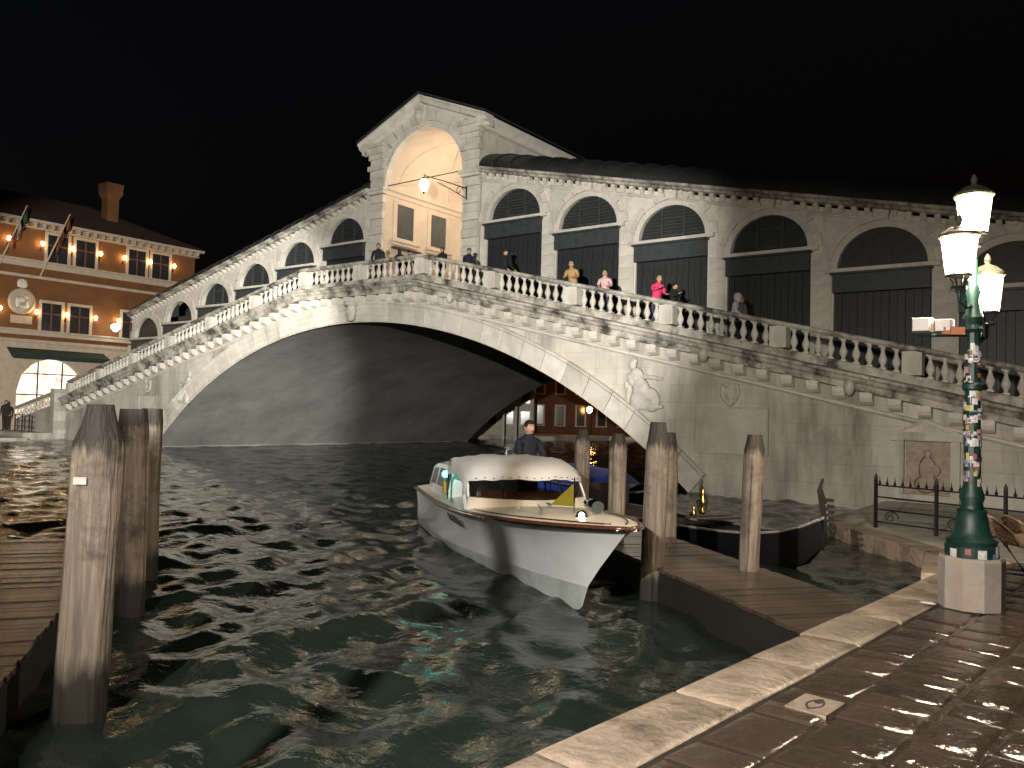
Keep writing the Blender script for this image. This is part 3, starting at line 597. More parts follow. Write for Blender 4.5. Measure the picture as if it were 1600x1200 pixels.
mb = MB(); mb.bbox(-.05, .55, Y0, Y1+.4, 12.62, 12.78); mb.bbox(-.05, .25, Y0, Y1+.15, 12.28, 12.36); pc = mb.build('eave_cornice', 'trim', pal)
for i in range(52):
    y = Y0+.3+i*.52
    if y < Y1: MB().bbox(.0, .48, y-.1, y+.1, 12.365, 12.615).build('eave_bracket', 'trim', pc)
mb = MB(); mb.add([(.7, Y0, 12.79), (.7, Y1+.5, 12.79), (-12, Y1+.5, 12.79), (-12, Y0, 12.79), (-5.5, Y0, 15.6), (-5.5, Y1-5, 15.6)], [(0, 1, 5, 4), (1, 2, 5), (2, 3, 4, 5), (0, 4, 3)]); rf = mb.build('tile_roof', 'roof_tile', pal)
mb = MB(); mb.bbox(-3.4, -2.6, 5.75, 6.55, 12.9, 15.9); mb.loft([[(-3.0+a*q, 6.15+b*q, z) for a, b in ((-1, -1), (1, -1), (1, 1), (-1, 1))] for q, z in ((.42, 15.9), (.56, 16.2), (.6, 16.9), (.5, 16.95))]); mb.build('chimney', 'orange', rf)
def window(y0, y1, z0, z1):
    mb = MB(); f = .17
    for q in ((y0-f, y0, z0-.05, z1+f), (y1, y1+f, z0-.05, z1+f), (y0+.001, y1-.001, z1, z1+f)): mb.bbox(-.02, .09, *q)
    o = mb.build('window', 'trim', pal)
    MB().bbox(.0, .02, y0, y1, z0, z1).build('pane', 'win_dark', o)
    mb = MB(); mb.bbox(.02, .05, (y0+y1)/2-.04, (y0+y1)/2+.04, z0, z1); mb.bbox(.02, .05, y0, y1, z0+.62*(z1-z0)-.03, z0+.62*(z1-z0)+.03); mb.build('casement', 'win_frame', o)
for y0, y1 in ((-8.7, -7.5), (-6.9, -5.7), (-3.3, -2.1), (.84, 2.05), (2.55, 3.78), (6.0, 7.2), (7.67, 8.9)): window(y0, y1, 10.38, 12.08)
for y0, y1 in ((-8.7, -7.5), (-6.9, -5.7), (-3.3, -2.1), (.66, 1.83), (2.35, 3.58), (5.75, 6.9), (8.2, 9.4)): window(y0, y1, 6.12, 7.82)
def sconce(y, z):
    mb = MB(); mb.lathe([(.02, -.14), (.075, -.08), (.1, .03), (.06, .12)], (.24, y, z), 10); o = mb.build('wall_lamp', 'sconce_glow', pal, True)
    mb = MB(); mb.tube([(.0, y, z-.3), (.14, y, z-.28), (.24, y, z-.14)], .018, 6); mb.box((.01, y, z-.32), (.03, .1, .2)); mb.build('lamp_bracket', 'iron_black', o)
for y in (-5.2, -3.7, -1.45, .45, 2.3, 4.05, 5.62, 7.43, 9.2): sconce(y, 11.42)
for y in (-5.2, -3.7, -1.75, .3, 2.1, 3.9, 5.4): sconce(y, 7.2)
mb = MB(); mb.lathe([(.78, 0), (.78, .08), (.66, .12), (.64, .05), (.02, .05)], n=28); me_ = mb.mesh('medallion', 'trim', 'auto'); o = link('medallion', me_, pal, (0, -.5, 7.75)); o.rotation_euler = (0, PI/2, 0)
mb = MB()
for (a, b, ra, rb) in ((.0, .1, .26, .2), (.25, .3, .17, .17), (-.25, -.05, .13, .4), (.1, -.3, .36, .13), (.3, -.1, .1, .3)):
    mb.loft([[(.04+.1*d, -.5+a+ra*q*math.cos(t), 7.75+b+rb*q*math.sin(t)) for t in np.linspace(0, 2*PI, 11)[:-1]] for q, d in ((1, 0), (.7, .8), (.2, 1))])
mb.build('lion_relief', 'relief', pal, True)
mb = MB(); mb.lathe([(.02, -.28), (.26, -.2), (.32, 0), (.26, .22), (.05, .3)], (.06, -.52, 8.82), 12, sx=.35); mb.build('crest', 'relief', pal, True)
MB().bbox(-.01, .05, -1.08, .12, 6.42, 6.9).build('stone_tablet', 'trim', pal)
mb = MB(); mb.loft([[(x, y, z) for x, z in ((.02, 4.95), (.9, 4.55), (.9, 4.3), (.02, 4.9))] for y in (-1.2, 4.6)]); mb.build('awning', 'green_awning', pal)
# wall lantern on an arm
mb = MB(); mb.tube([(0, 5.1, 7.05), (.9, 4.85, 7.05), (.95, 4.85, 6.9)], .025, 6); o = mb.build('lamp_arm', 'iron_black', pal); mb = MB(); mb.lathe([(.08, -.3), (.26, -.1), (.28, .08), (.1, .2)], (.95, 4.85, 6.7), 12); mb.build('lamp_globe', 'lantern_white', o, True)
def flag(y0, cols):
    mb = MB(); mb.tube([(.1, y0, 9.4), (1.0, y0+.35, 11.2), (2.0, y0+.75, 13.2)], [.05, .045, .03], 8); o = mb.build('flag_pole', 'trim', pal)
    for i, cn_ in enumerate(cols):
        mb = MB(); t0 = .98-.16*i; rows = []
        for q in range(5):
            t = t0-.16*q/4; bx, by, bz = .1+1.9*t, y0+.75*t, 9.4+3.8*t; wdt = .12+.1*math.sin(q+i*2)
            rows.append([(bx+.02, by-wdt*.6+.05*q, bz-.55-.1*q*.2), (bx+.1, by+.0, bz-.05), (bx-.05, by+wdt, bz-.5), (bx-.12, by+.05, bz-.75)])
        mb.loft(rows); mb.build('flag_cloth', cn_, o, True)
flag(-2.0, ['flag_green', 'trim', 'flag_red']); flag(.45, ['flag_cloth', 'flag_cloth', 'flag_cloth'])
# small statue finial on the palace corner
mb = MB(); mb.lathe([(.22, 0), (.2, .3), (.12, .36), (.16, .7), (.2, 1.0), (.1, 1.25), (.11, 1.4), (.03, 1.55)], (0, 0, 0), 10); st = mb.build('corner_statue', 'trim', pal, True, (.2, 10.6, 8.9))

# ================================================================== FAR BANK (seen through the arch)
def house(name, label, c, wd, dp, ht, rz, wallm, rows, colsn, mwin='win_dark', roof=True, zb=-.6):
    o = empty(name, (c[0], c[1], 0), rz, label, 'building', 'houses seen through the arch')
    MB().bbox(-wd/2, wd/2, 0, dp, zb, ht).build('wall', wallm, o)
    for r in range(rows):
        z = 1.2+r*(ht-1.4)/rows
        for k in range(colsn):
            x = -wd/2+wd*(k+.5)/colsn; hh = min(1.7, (ht-1.4)/rows*.6); mb = MB()
            for q in ((x-.5, x-.36, z-.08, z+hh+.12), (x+.36, x+.5, z-.08, z+hh+.12), (x-.358, x+.358, z+hh, z+hh+.12), (x-.55, x+.55, z-.16, z-.082)): mb.bbox(q[0], q[1], -.09, .02, q[2], q[3])
            f = mb.build('window', 'trim' if wallm != 'pale_house' else 'stone_clean', o); MB().bbox(x-.358, x+.358, -.03, .01, z, z+hh-.001).build('pane', mwin, f)
    MB().bbox(-wd/2-.15, wd/2+.15, -.3, dp+.1, ht+.002, ht+.3).build('eave', 'trim', o)
    if roof: MB().prism([(-.4, ht+.302), (dp+.3, ht+.302), (dp/2, ht+2.0)], 'x', -wd/2-.2, wd/2+.2).build('roof', 'roof_tile', o)
    return o
RZ = math.radians(35)
house('canal_house', 'pale stone house with dark windows seen far through the arch', (-17.2, 32.0), 5.5, 6, 5.0, RZ, 'pale_house', 2, 4)
house('canal_house', 'dark red brick house between the pale house and the ochre one, seen through the arch', (-15.6, 42.0), 9.5, 8, 13, RZ, 'red_house', 4, 5)
house('canal_house', 'ochre house front lit orange by the street lamp, seen through the arch', (-9.6, 46.5), 6.5, 7, 5.2, RZ, 'ochre_house', 2, 5)
house('canal_house', 'tall dark house with shuttered windows behind the lit ochre house', (-6.5, 56.0), 14, 8, 12, RZ, 'red_house', 4, 7)
house('canal_house', 'low ochre house beside the bridge foot beyond the arch', (-3.0, 48.3), 5.5, 7, 4.2, RZ, 'ochre_house', 2, 4)
mb = MB(); mb.prism([(-40, 33), (-19, 29.5), (-13.0, 34), (-12, 41), (2, 46.5), (20, 60), (20, 120), (-40, 120)], 'z', -1.2, .3); tag(mb.build('far_bank', 'stone_wall'), kind='structure')
lp = empty('street_lamp', (-12.6, 38.6, .3), 0, 'orange street lamp glowing on the far bank beyond the arch', 'lamp')
mb = MB(); mb.tube([(0, 0, 0), (0, 0, 2.0)], [.06, .04], 8); mb.build('pole', 'iron_black', lp); mb = MB(); mb.lathe([(.06, 2.0), (.22, 2.15), (.24, 2.4), (.08, 2.55)], n=12); mb.build('globe', 'street_glow', lp, True)
for i, (x, y) in enumerate(((-15.35, 30.0), (-14.55, 30.6))):
    po = empty('striped_mooring_pole', (x, y, -.8), 0, ('shorter pale mooring pole in front of the far pale house', 'taller pale mooring pole in front of the far pale house')[i], 'pole', 'tall poles seen through the arch'); MB().tube([(0, 0, 0), (0, 0, 5.6-i*.0+.4*i)], [.11, .09], 8).build('shaft', 'stone_clean', po); mb = MB(); mb.lathe([(.05, 0), (.16, .08), (.05, .26)], (0, 0, 5.6+.4*i), 8); mb.build('knob', 'stone_clean', po)
# gabled end house behind the right-hand arcade
eh = empty('end_house', (25, 13, .3), 0, 'dim plastered house with sloping roof edge behind the right end of the arcade', 'building')
mb = MB(); mb.prism([(-3.6, 0), (9, 0), (9, 11.0), (-2.2, 11.0), (-3.6, 9.6)], 'y', 0, 9); mb.build('wall', 'stone_wall', eh); mb = MB(); mb.prism([(-3.9, 9.5), (-2.3, 11.05), (9.2, 11.05), (9.2, 11.3), (-2.4, 11.3), (-4.0, 9.7)], 'y', -.4, 9.2); mb.build('roof_edge', 'trim', eh)
for k in range(4): MB().bbox(-1.2+k*2.3, -.3+k*2.3, -.04, .02, 6.5, 8.1).build('window', 'win_dark', eh)

# ================================================================== MOORING POSTS
def post(name, x, y, top, r, label, lean=(0, 0), capd=.32, seed=0, tp=.74):
    rnd = random.Random(seed); o = empty(name, (x, y, -1.5), 0, label, 'mooring post', 'wooden mooring posts')
    o.rotation_euler = (lean[0], lean[1], rnd.uniform(0, 6))
    H = top+1.5; n = 30; ph = [rnd.uniform(0, 6.28) for _ in range(6)]
    def ring(z, q=1., flat=0):
        out = []
        for j in range(n):
            t = 2*PI*j/n; a = 1+.05*math.sin(2*t+ph[0]+z*.5)+.035*math.sin(3*t+ph[1]-z*.8)+.025*math.sin(7*t+ph[2])+.02*math.sin(z*3+ph[3])+(-.13 if (j in (5, 19) and 1.2 < z < H-.25) or (j == 12 and z > H-1.3) else 0)
            if flat: a = (1-flat)*a+flat*.92/max(abs(math.cos((t+.3) % (PI/3)-PI/6)), .5)*.93
            rr = r*q*a; out.append((rr*math.cos(t)+.02*math.sin(z*1.4+ph[4]), rr*math.sin(t)+.02*math.cos(z*1.2+ph[5]), z))
        return out
    def att(ob):
        a_ = ob.data.attributes.new('tar', 'FLOAT', 'POINT')
        for i, v in enumerate(ob.data.vertices): a_.data[i].value = (v.co.z-(H-capd))/.3
    mb = MB(); zs = list(np.linspace(0, H-capd-.2, 14)); mb.loft([ring(z) for z in zs]); att(mb.build('shaft', 'post_wood', o, 'auto'))
    mb = MB(); mb.loft([ring(H-capd-.2), ring(H-capd-.08), ring(H-capd+.03, 1.0, .3), ring(H-capd*.5, .5+.5*tp+.02, .9), ring(H-.03, tp+.03, 1), ring(H, tp, 1)]); att(mb.build('tarred_top', 'post_wood', o, 'auto'))
    return o
post('mooring_post', 18.75, -19.55, 2.15, .165, 'thick grey mooring post with black tapered top and a nailed metal tag', (.0, .006), .30, 1, .60)
tg = MB(); tg.box((0, 0, 0), (.09, .012, .05)); t_ = tg.build('metal_tag', 'flood_grey', bpy.data.objects['mooring_post']); 
pobj = bpy.data.objects['mooring_post']; bpy.context.view_layer.update()
wl = pobj.matrix_world.inverted() @ Vector((18.75+.105, -19.55-.135, 1.62)); t_.location = wl; t_.rotation_euler = (0, 0, math.radians(38)-pobj.rotation_euler.z)
post('mooring_post', 16.15, -17.83, 2.1, .16, 'mooring post close in front of another, second along the left deck edge', (0, 0), .2, 2, .9)
post('mooring_post', 14.72, -16.86, 2.1, .145, 'slimmer mooring post leaning behind its neighbour at the far end of the left deck', (.004, .012), .18, 3, .9)
post('mooring_post', 20.0, -13.33, 2.1, .14, 'tall mooring post with orange lit side at the bow of the white taxi boat', (.012, -.012), .3, 4)
post('mooring_post', 21.0, -12.78, 1.98, .125, 'mooring post in front of the gondola bow, on the far side of the right deck', (0, -.008), .22, 5)
post('mooring_post', 19.02, -10.9, 1.93, .125, 'mooring post beside the blue tarpaulin, half hidden by the taller lit post', (0, .01), .25, 6)
post('mooring_post', 18.62, -11.87, 1.9, .13, 'mooring post behind the windscreen side of the taxi boat', (.01, 0), .2, 7)
post('mooring_post', 17.45, -10.9, 1.92, .13, 'farthest mooring post behind the canvas hood of the taxi boat', (0, 0), .2, 8)

# ================================================================== WOODEN DECKS
def pontoon(name, label, P, d, L, wd, side, top, pl=.135):
    d = Vector((*d, 0)).normalized(); nrm = Vector((-d.y, d.x, 0))*side; ang = math.atan2(d.y, d.x)
    o = empty(name, (P[0], P[1], 0), ang, label, 'pontoon'); s = side
    mb = MB(); mb.bbox(0, L, min(0, s*.05), max(0, s*.05), -.12, top-.045); mb.bbox(0, L, min(s*wd, s*(wd-.05)), max(s*wd, s*(wd-.05)), -.12, top-.045); mb.bbox(0, .06, min(s*.05, s*(wd-.05)), max(s*.05, s*(wd-.05)), -.12, top-.045); mb.bbox(.06, L, min(s*.05, s*(wd-.05)), max(s*.05, s*(wd-.05)), -.5, .1); mb.build('float_frame', 'dark_wood', o)
    k = 0; x = 0
    base = MB(); base.bbox(0, pl-.012, min(-.03*s, s*(wd+.03)), max(-.03*s, s*(wd+.03)), top-.04, top); pm_ = base.mesh('plank', 'deck_wood')
    while x+pl <= L+.001: q = link('plank', pm_, o, (x, random.uniform(-.012, .012), random.uniform(-.004, .004))); x += pl; k += 1
    return o
pontoon('wooden_pontoon', 'dark wet wooden pontoon between the taxi boat and the gondola, meeting the quay', (22.5, -15.28), (-.785, .62), 10.5, 1.25, -1, .36)
pontoon('wooden_pontoon', 'wet planked pontoon with shining boards beside the thick grey post', (20.6, -21.35), (-.81, .553), 8.3, 2.6, 1, .36, .125)

# ================================================================== TAXI BOAT
BA = math.atan2(-.622, .783)
boat = empty('water_taxi', (14.08, -9.94, 0), BA, 'white wooden motor taxi boat with canvas hood moored between posts', 'boat')
LW, LT = 7.0, 8.42
def bs_(s): 
    u_ = max(0, (s-3.6)/(LT-3.6)); return (.90+.10*min(s/3.0, 1))*max(0., 1-u_**2.5)**.8
def zsh(s): return .68+.36*(s/LT)**2
def hull_ring(s):   # half-section stations in sheer arc-length s (0..7.8)
    u_ = s/LT; xk = s*LW/LT; out = []
    bw = .84*max(0, 1-max(0, (s-2.6)/(LT-2.6))**1.25)
    zc_ = .06+.30*max(0, u_-.35)**1.5
    bc = bw+(bs_(s)-bw)*.05; kz_ = -.38+.30*max(0, (u_-.6)/.4)**2
    zs = zsh(s)
    for y, z, f in ((0, kz_, 0), (bw*.62, kz_+.1*(1-u_), .0), (bw, -.02, .08), (bc, zc_+.02, .2), (bc+.012*min(1, bw*8), zc_+.05, .22), (bc+(bs_(s)-bc)*.17, zc_+(zs-zc_)*.36, .45), (bc+(bs_(s)-bc)*.44, zc_+(zs-zc_)*.68, .72), (bc+(bs_(s)-bc)*.74, zc_+(zs-zc_)*.88, .89), (bs_(s), zs, 1.)):
        out.append((xk+(s-xk)*f, y, z))
    return out
SS = list(np.linspace(0, 6, 19))+list(np.linspace(6.2, LT, 16))
R_ = [hull_ring(s) for s in SS]; mb = MB()
full = [[(x, -y, z) for x, y, z in r[::-1]]+[(x, y, z) for x, y, z in r[1:]] for r in R_]
mb.loft(full, cap=False, closed=False); kk = len(full[0])-1; mb.m = [1 if (i % kk) in (5, 6, 7, 8, 9, 10) else 0 for i in range(len(mb.f))]; mb.add(full[0], [tuple(range(len(full[0])))]); mb.build('hull', ['boat_white', 'boat_bottom'], boat, 'auto')
def bd(s): return max(bs_(s)-.015, .002)
def dk(s, y): b = bd(s); return zsh(s)+.012+.075*max(0, 1-(y/b)**2)*min(1, (LT+.05-s)/1.5+.1)
mb = MB(); mb.loft([[(s, bd(s)*q, dk(s, bd(s)*q)) for q in np.linspace(-1, 1, 13)] for s in SS], cap=False, closed=False); mb.build('deck', 'boat_cream', boat, True)
for sg in (-1, 1):
    pts = [(s+.012, sg*(bs_(s)+.012), zsh(s)+.004) for s in SS]; MB().tube(pts, .027, 8).build('rub_rail', 'mahogany', boat, True)
    pts = [(s+.02, sg*(bs_(s)+.045), zsh(s)-.012) for s in SS]; MB().tube(pts, .011, 6).build('chrome_strip', 'chrome', boat, True)
    pts = [(s, sg*(bs_(s)-.13), dk(s, bs_(s)-.13)+.004) for s in SS if s > 4.7 and bs_(s) > .2]; MB().tube(pts, .012, 6).build('toe_rail', 'mahogany', boat, True)
# windscreen base coaming, glass, pillars
def arcp(x0, hw, bulge, z, n=13): return [(x0+bulge*(1-(q/1.0)**2), hw*q, z) for q in np.linspace(-1, 1, n)]
mb = MB(); lo = arcp(4.86, .90, .50, .76); hi = arcp(4.76, .87, .48, .98); mb.loft([lo, hi, [(x-.1, y*.97, z) for x, y, z in hi], [(x-.12, y*.95, z-.02) for x, y, z in lo]], cap=False, closed=False); mb.build('coaming', 'boat_cream', boat, True)
lo = arcp(4.74, .86, .48, .98); hi = arcp(4.42, .82, .42, 1.33); mb = MB(); mb.loft([lo, hi], cap=False, closed=False); ws = mb.build('windscreen', 'clear_glass', boat, True)
for i in (0, 3, 9, 12): MB().tube([lo[i], hi[i]], .02 if i in (0, 12) else .012, 6).build('pillar', 'boat_white' if i in (0, 12) else 'chrome', ws)
MB().tube(hi, .018, 6).build('screen_rim', 'chrome', ws, True)
MB().tube([(5.02, .25, 1.0), (4.8, .32, 1.25), (4.83, .1, 1.3)], .008, 5).build('wiper', 'ink', ws)
# canvas hood
mb = MB(); rows = []
for x, zt, hw, bl in ((4.60, 1.24, .86, .46), (4.57, 1.32, .86, .45), (4.35, 1.43, .85, .40), (3.95, 1.50, .84, .22), (3.5, 1.51, .84, .06), (3.2, 1.47, .85, 0), (3.12, 1.28, .86, 0)):
    rows.append([(x+bl*(1-q*q), hw*q, zt-.07*abs(q)**4+.010*math.sin(9*q+x*5)+.006*math.sin(23*q)) for q in np.linspace(-1, 1, 17)]+[(x+.0, hw*1.03, zt-.30)])
    rows[-1].insert(0, (x+.0, -hw*1.03, zt-.30))
mb.loft(rows, cap=False, closed=False); cv = mb.build('canvas_hood', 'canvas', boat, True)
for i in range(2, 17): x, y, z = rows[0][i]; mb = MB(); mb.lathe([(.012, 0), (.012, .01)], (x+.012, y, z+.03), 6); mb.build('snap_button', 'ink', cv)
for sg in (-1, 1): MB().tube([(4.60, sg*.885, .98), (4.78, sg*.89, .80)], .03, 6).build('hood_bow', 'boat_white', cv)
# cabin
mb = MB(); secs = []
for s, hb, ht, zt in ((.25, .70, .60, .98), (.5, .74, .64, 1.17), (1.1, .77, .66, 1.26), (2.0, .79, .68, 1.29), (2.75, .80, .69, 1.28)):
    secs.append([(s, -hb, zsh(s)+.0), (s, -ht, zt-.05), (s, -ht*.55, zt+.02), (s, 0, zt+.045), (s, ht*.55, zt+.02), (s, ht, zt-.05), (s, hb, zsh(s)+.0)])
mb.loft(secs, cap=True, closed=True); cab = mb.build('cabin', 'boat_white', boat, 'auto')
for sg in (-1, 1):
    for s0, s1 in ((.72, 1.35), (1.46, 2.10), (2.2, 2.66)):
        def cp(s, f, o_):
            i = 0
            q = np.interp(s, [.25, .5, 1.1, 2.0, 2.75], [.70, .74, .77, .79, .80]); t_2 = np.interp(s, [.25, .5, 1.1, 2.0, 2.75], [.60, .64, .66, .68, .69]); zt = np.interp(s, [.25, .5, 1.1, 2.0, 2.75], [.98, 1.17, 1.26, 1.29, 1.28])-.05
            return (s, sg*(q+(t_2-q)*f+o_), zsh(s)+(zt-zsh(s))*f)
        mb = MB(); mb.loft([[cp(s0, .32, .008), cp(s0+.06, .88, .008), cp(s0+.06, .88, -.02), cp(s0, .32, -.02)], [cp(s1, .32, .008), cp(s1, .88, .008), cp(s1, .88, -.02), cp(s1, .32, -.02)]]); mb.build('cabin_window', 'boat_glass', cab)
mb = MB(); mb.bbox(2.77, 3.2, -.55, -.5, .7, 1.2); mb.bbox(2.77, 3.2, .5, .55, .7, 1.2); mb.build('doorway', 'mahogany', boat)
mb = MB(); mb.bbox(2.9, 3.6, -.6, .6, .45, .78); mb.build('helm_seat', 'red_cushion', boat)
MB().bbox(4.15, 4.4, -.6, .6, .8, 1.02).build('dashboard', 'mahogany', boat)
mb = MB(); mb.tube([(4.05+.03*math.cos(t), .3+.17*math.cos(t), 1.06+.17*math.sin(t)) for t in np.linspace(0, 2*PI, 20)], .014, 6); mb.build('steering_wheel', 'mahogany', boat)
# lamps: green starboard light on a staff, spot lamps on the foredeck, signs, pennant
mb = MB(); mb.tube([(3.0, -.83, .74), (3.0, -.83, 1.16)], .014, 6); o = mb.build('light_staff', 'chrome', boat); mb = MB(); mb.lathe([(.01, -.05), (.045, -.03), (.05, .02), (.02, .06)], (2.95, -.87, 1.15), 10); mb.build('green_light', 'green_lamp', o, True)
MB().box((2.82, -.86, .93), (.19, .02, .17), 0).build('yellow_plate', 'yellow_sign', boat)
MB().box((2.7, .2, 1.45), (.012, .012, .2)).build('roof_staff', 'boat_white', boat)
def ball(name, x, y, z, r, mt, par=None, n=12): mb = MB(); mb.lathe([(r*math.sin(a), -r*math.cos(a)) for a in np.linspace(.05, PI-.05, 9)], (x, y, z), n); return mb.build(name, mt, par, True)
mb = MB(); mb.tube([(7.05, .14, .98), (7.05, .14, 1.08)], .02, 6); mb.tube([(6.85, .14, 1.13), (7.16, .14, 1.11)], [.06, .085], 12); sl = mb.build('searchlight', 'chrome', boat, True)
MB().tube([(7.162, .14, 1.11), (7.168, .14, 1.11)], .075, 12).build('searchlight_glass', 'boat_glass', sl)
mb = MB(); mb.lathe([(.07, .0), (.075, .05), (.05, .1), (.01, .12)], (7.3, -.1, .98), 12); bl = mb.build('bow_light', 'chrome', boat, True); ball('bow_light_lens', 7.35, -.12, 1.045, .035, 'white_lamp', bl)
mb = MB(); mb.tube([(6.82, -.02, .97), (6.80, -.02, 1.42)], .009, 6); fs_ = mb.build('flag_staff', 'chrome', boat)
mb = MB(); mb.add([(6.80, -.02, 1.36), (6.81, -.02, 1.08), (6.42, -.19, 1.06), (6.80, -.014, 1.36), (6.81, -.014, 1.08), (6.42, -.184, 1.06)], [(0, 1, 2), (5, 4, 3), (0, 2, 5, 3), (1, 0, 3, 4), (2, 1, 4, 5)]); mb.build('pennant', 'pennant', fs_)
for x, y in ((6.1, -.5), (5.75, .0), (6.75, -.42), (3.6, -.88)):
    mb = MB(); mb.tube([(x-.09, y, dk(x, y)+.055), (x+.09, y, dk(x, y)+.055)], [.01, .014], 6); mb.box((x, y, dk(x, y)+.025), (.05, .03, .05)); mb.build('cleat', 'chrome', boat)
MB().tube([(7.2, -.08, 1.0), (6.5, -.3, .96), (5.6, -.1, .97)], .008, 5).build('mooring_rope', 'ink', boat)
def text_mesh(body, size, name, mt, ext=.002):
    c = bpy.data.curves.new(name, 'FONT'); c.body = body; c.size = size; c.extrude = ext; c.align_x = 'CENTER'
    o = bpy.data.objects.new(name, c); COL.objects.link(o); bpy.context.view_layer.update()
    me = bpy.data.meshes.new_from_object(o.evaluated_get(bpy.context.evaluated_depsgraph_get())); bpy.data.objects.remove(o); me.materials.clear(); me.materials.append(MATS[mt]); return me
tm = text_mesh('6V 2001', .22, 'registration', 'ink', .004); s_ = 4.1; rg_ = hull_ring(s_)
o = link('registration', tm, boat); a_, b_ = Vector(rg_[5]), Vector(rg_[8]); upv = (b_-a_); upv.y *= -1; upv.normalize(); tx = Vector((1, .035, .02)).normalized(); nv = tx.cross(upv).normalized(); upv = nv.cross(tx)
Mx = Matrix((tx, upv, nv)).transposed().to_4x4(); Mx.translation = Vector((s_, -(a_.y*.55+b_.y*.45)-.03, a_.z*.55+b_.z*.45)); o.matrix_local = Mx

# ================================================================== GONDOLAS
def gondola(name, label, stem, ang, full_=True, tarp=False):
    o = empty(name, (stem[0], stem[1], 0), ang, label, 'gondola', 'moored gondolas')
    L = 10.4; st = list(np.linspace(0, 1, 34)); rings = []
    def hb(t): return .70*max(0, math.sin(PI*min(1, max(0, t))**.9))**.75+.012
    def sh(t): d = abs(t-.5)*2; return .36+.40*d**9
    def kz(t): d = abs(t-.5)*2; return -.16+.52*d**14
    for t in st:
        x = -L*t; b = hb(t); z1 = sh(t); z0 = kz(t); rings.append([(x, -b, z1), (x, -b*.86, z0+(z1-z0)*.45), (x, -b*.5, z0), (x, b*.5, z0), (x, b*.86, z0+(z1-z0)*.45), (x, b, z1), (x, b-.05, z1-.02), (x, max(b*.8-.06, 0), max(z0+.12, .12)), (x, -max(b*.8-.06, 0), max(z0+.12, .12)), (x, -b+.05, z1-.02)])
    mb = MB(); mb.loft(rings); hl = mb.build('hull', 'black_lacquer', o, 'auto')
    for sg in (-1, 1): MB().tube([(-L*t, sg*(hb(t)-.01), sh(t)+.012) for t in st], .024, 6).build('gunwale', 'carved', o, True)
    mb = MB(); mb.loft([[(-L*t, q*(hb(t)-.03), sh(t)+.005+.04*(1-q*q)) for q in np.linspace(-1, 1, 7)] for t in st if t < .2], cap=False, closed=False); mb.build('fore_deck', 'black_lacquer', o, True)
    # bow iron with comb
    mb = MB(); pts = [(-.02, .02), (.05, .25), (.07, .55), (.03, .95), (-.05, 1.25), (-.02, 1.44), (-.05, 1.47), (-.13, 1.2), (-.09, .95), (-.04, .6), (-.05, .3), (-.10, .06)]
    mb.prism([(x+.0, z*.72+.28) for x, z in pts], 'y', -.014, .014); fe = mb.build('bow_iron', 'steel', o)
    for k in range(6): MB().bbox(.02, .15, -.01, .01, .58+.085*k, .63+.085*k).build('comb_tooth', 'steel', fe)
    if full_:
        for (x, y, h) in ((-2.9, .42, .5), (-4.4, .5, .34), (-2.3, -.36, .26)):
            mb = MB(); mb.lathe([(.05, 0), (.09, .05), (.03, .12), (.07, .2), (.1, .27), (.04, .34), (.07, .42), (.05, .5), (.01, .58)], (0, 0, 0), 9, sx=1, sy=.6); mb.tube([(-.1, 0, .1), (-.16, 0, .25), (-.06, 0, .33)], .02, 5); mb.tube([(.1, 0, .12), (.15, 0, .3), (.05, 0, .4)], .02, 5); q = mb.build('gilt_ornament', 'gold', o, True, (x, y, .46)); q.scale = (h/.58,)*3
        mb = MB(); mb.box((-2.15, 0, .50), (.26, 1.0, .025), .0); mb.build('carved_thwart', 'carved', o)
        for x in (-2.0, -2.3): MB().box((x, 0, .515), (.035, 1.06, .03)).build('thwart_edge', 'steel', o)
        mb = MB(); mb.bbox(-5.0, -4.2, -.45, .45, .1, .42); mb.bbox(-5.15, -5.0, -.48, .48, .1, .85); mb.build('seat', 'velvet', o, 'auto')
        mb = MB(); mb.bbox(-3.6, -2.7, -.4, .4, .05, .34); mb.build('bench', 'velvet', o)
    if tarp:
        mb = MB(); mb.loft([[(-L*t, q*(hb(t)+.05), sh(t)+.06+(.42*(1-abs(q)**1.5))*(1 if .2 < t < .75 else .3)+.02*math.sin(20*t+4*q)-(.28 if abs(q) > .95 else 0)) for q in np.linspace(-1, 1, 11)] for t in st if .1 < t < .85], cap=False, closed=False); mb.build('tarpaulin', 'tarp_blue', o, True)
    return o
gondola('gondola', 'black gondola with toothed steel bow iron and gilt ornaments beside the right deck', (21.12, -10.15), math.radians(-22))
gondola('gondola', 'gondola covered by a blue tarpaulin behind the mooring posts', (16.7, -5.9), math.radians(-30), False, True)

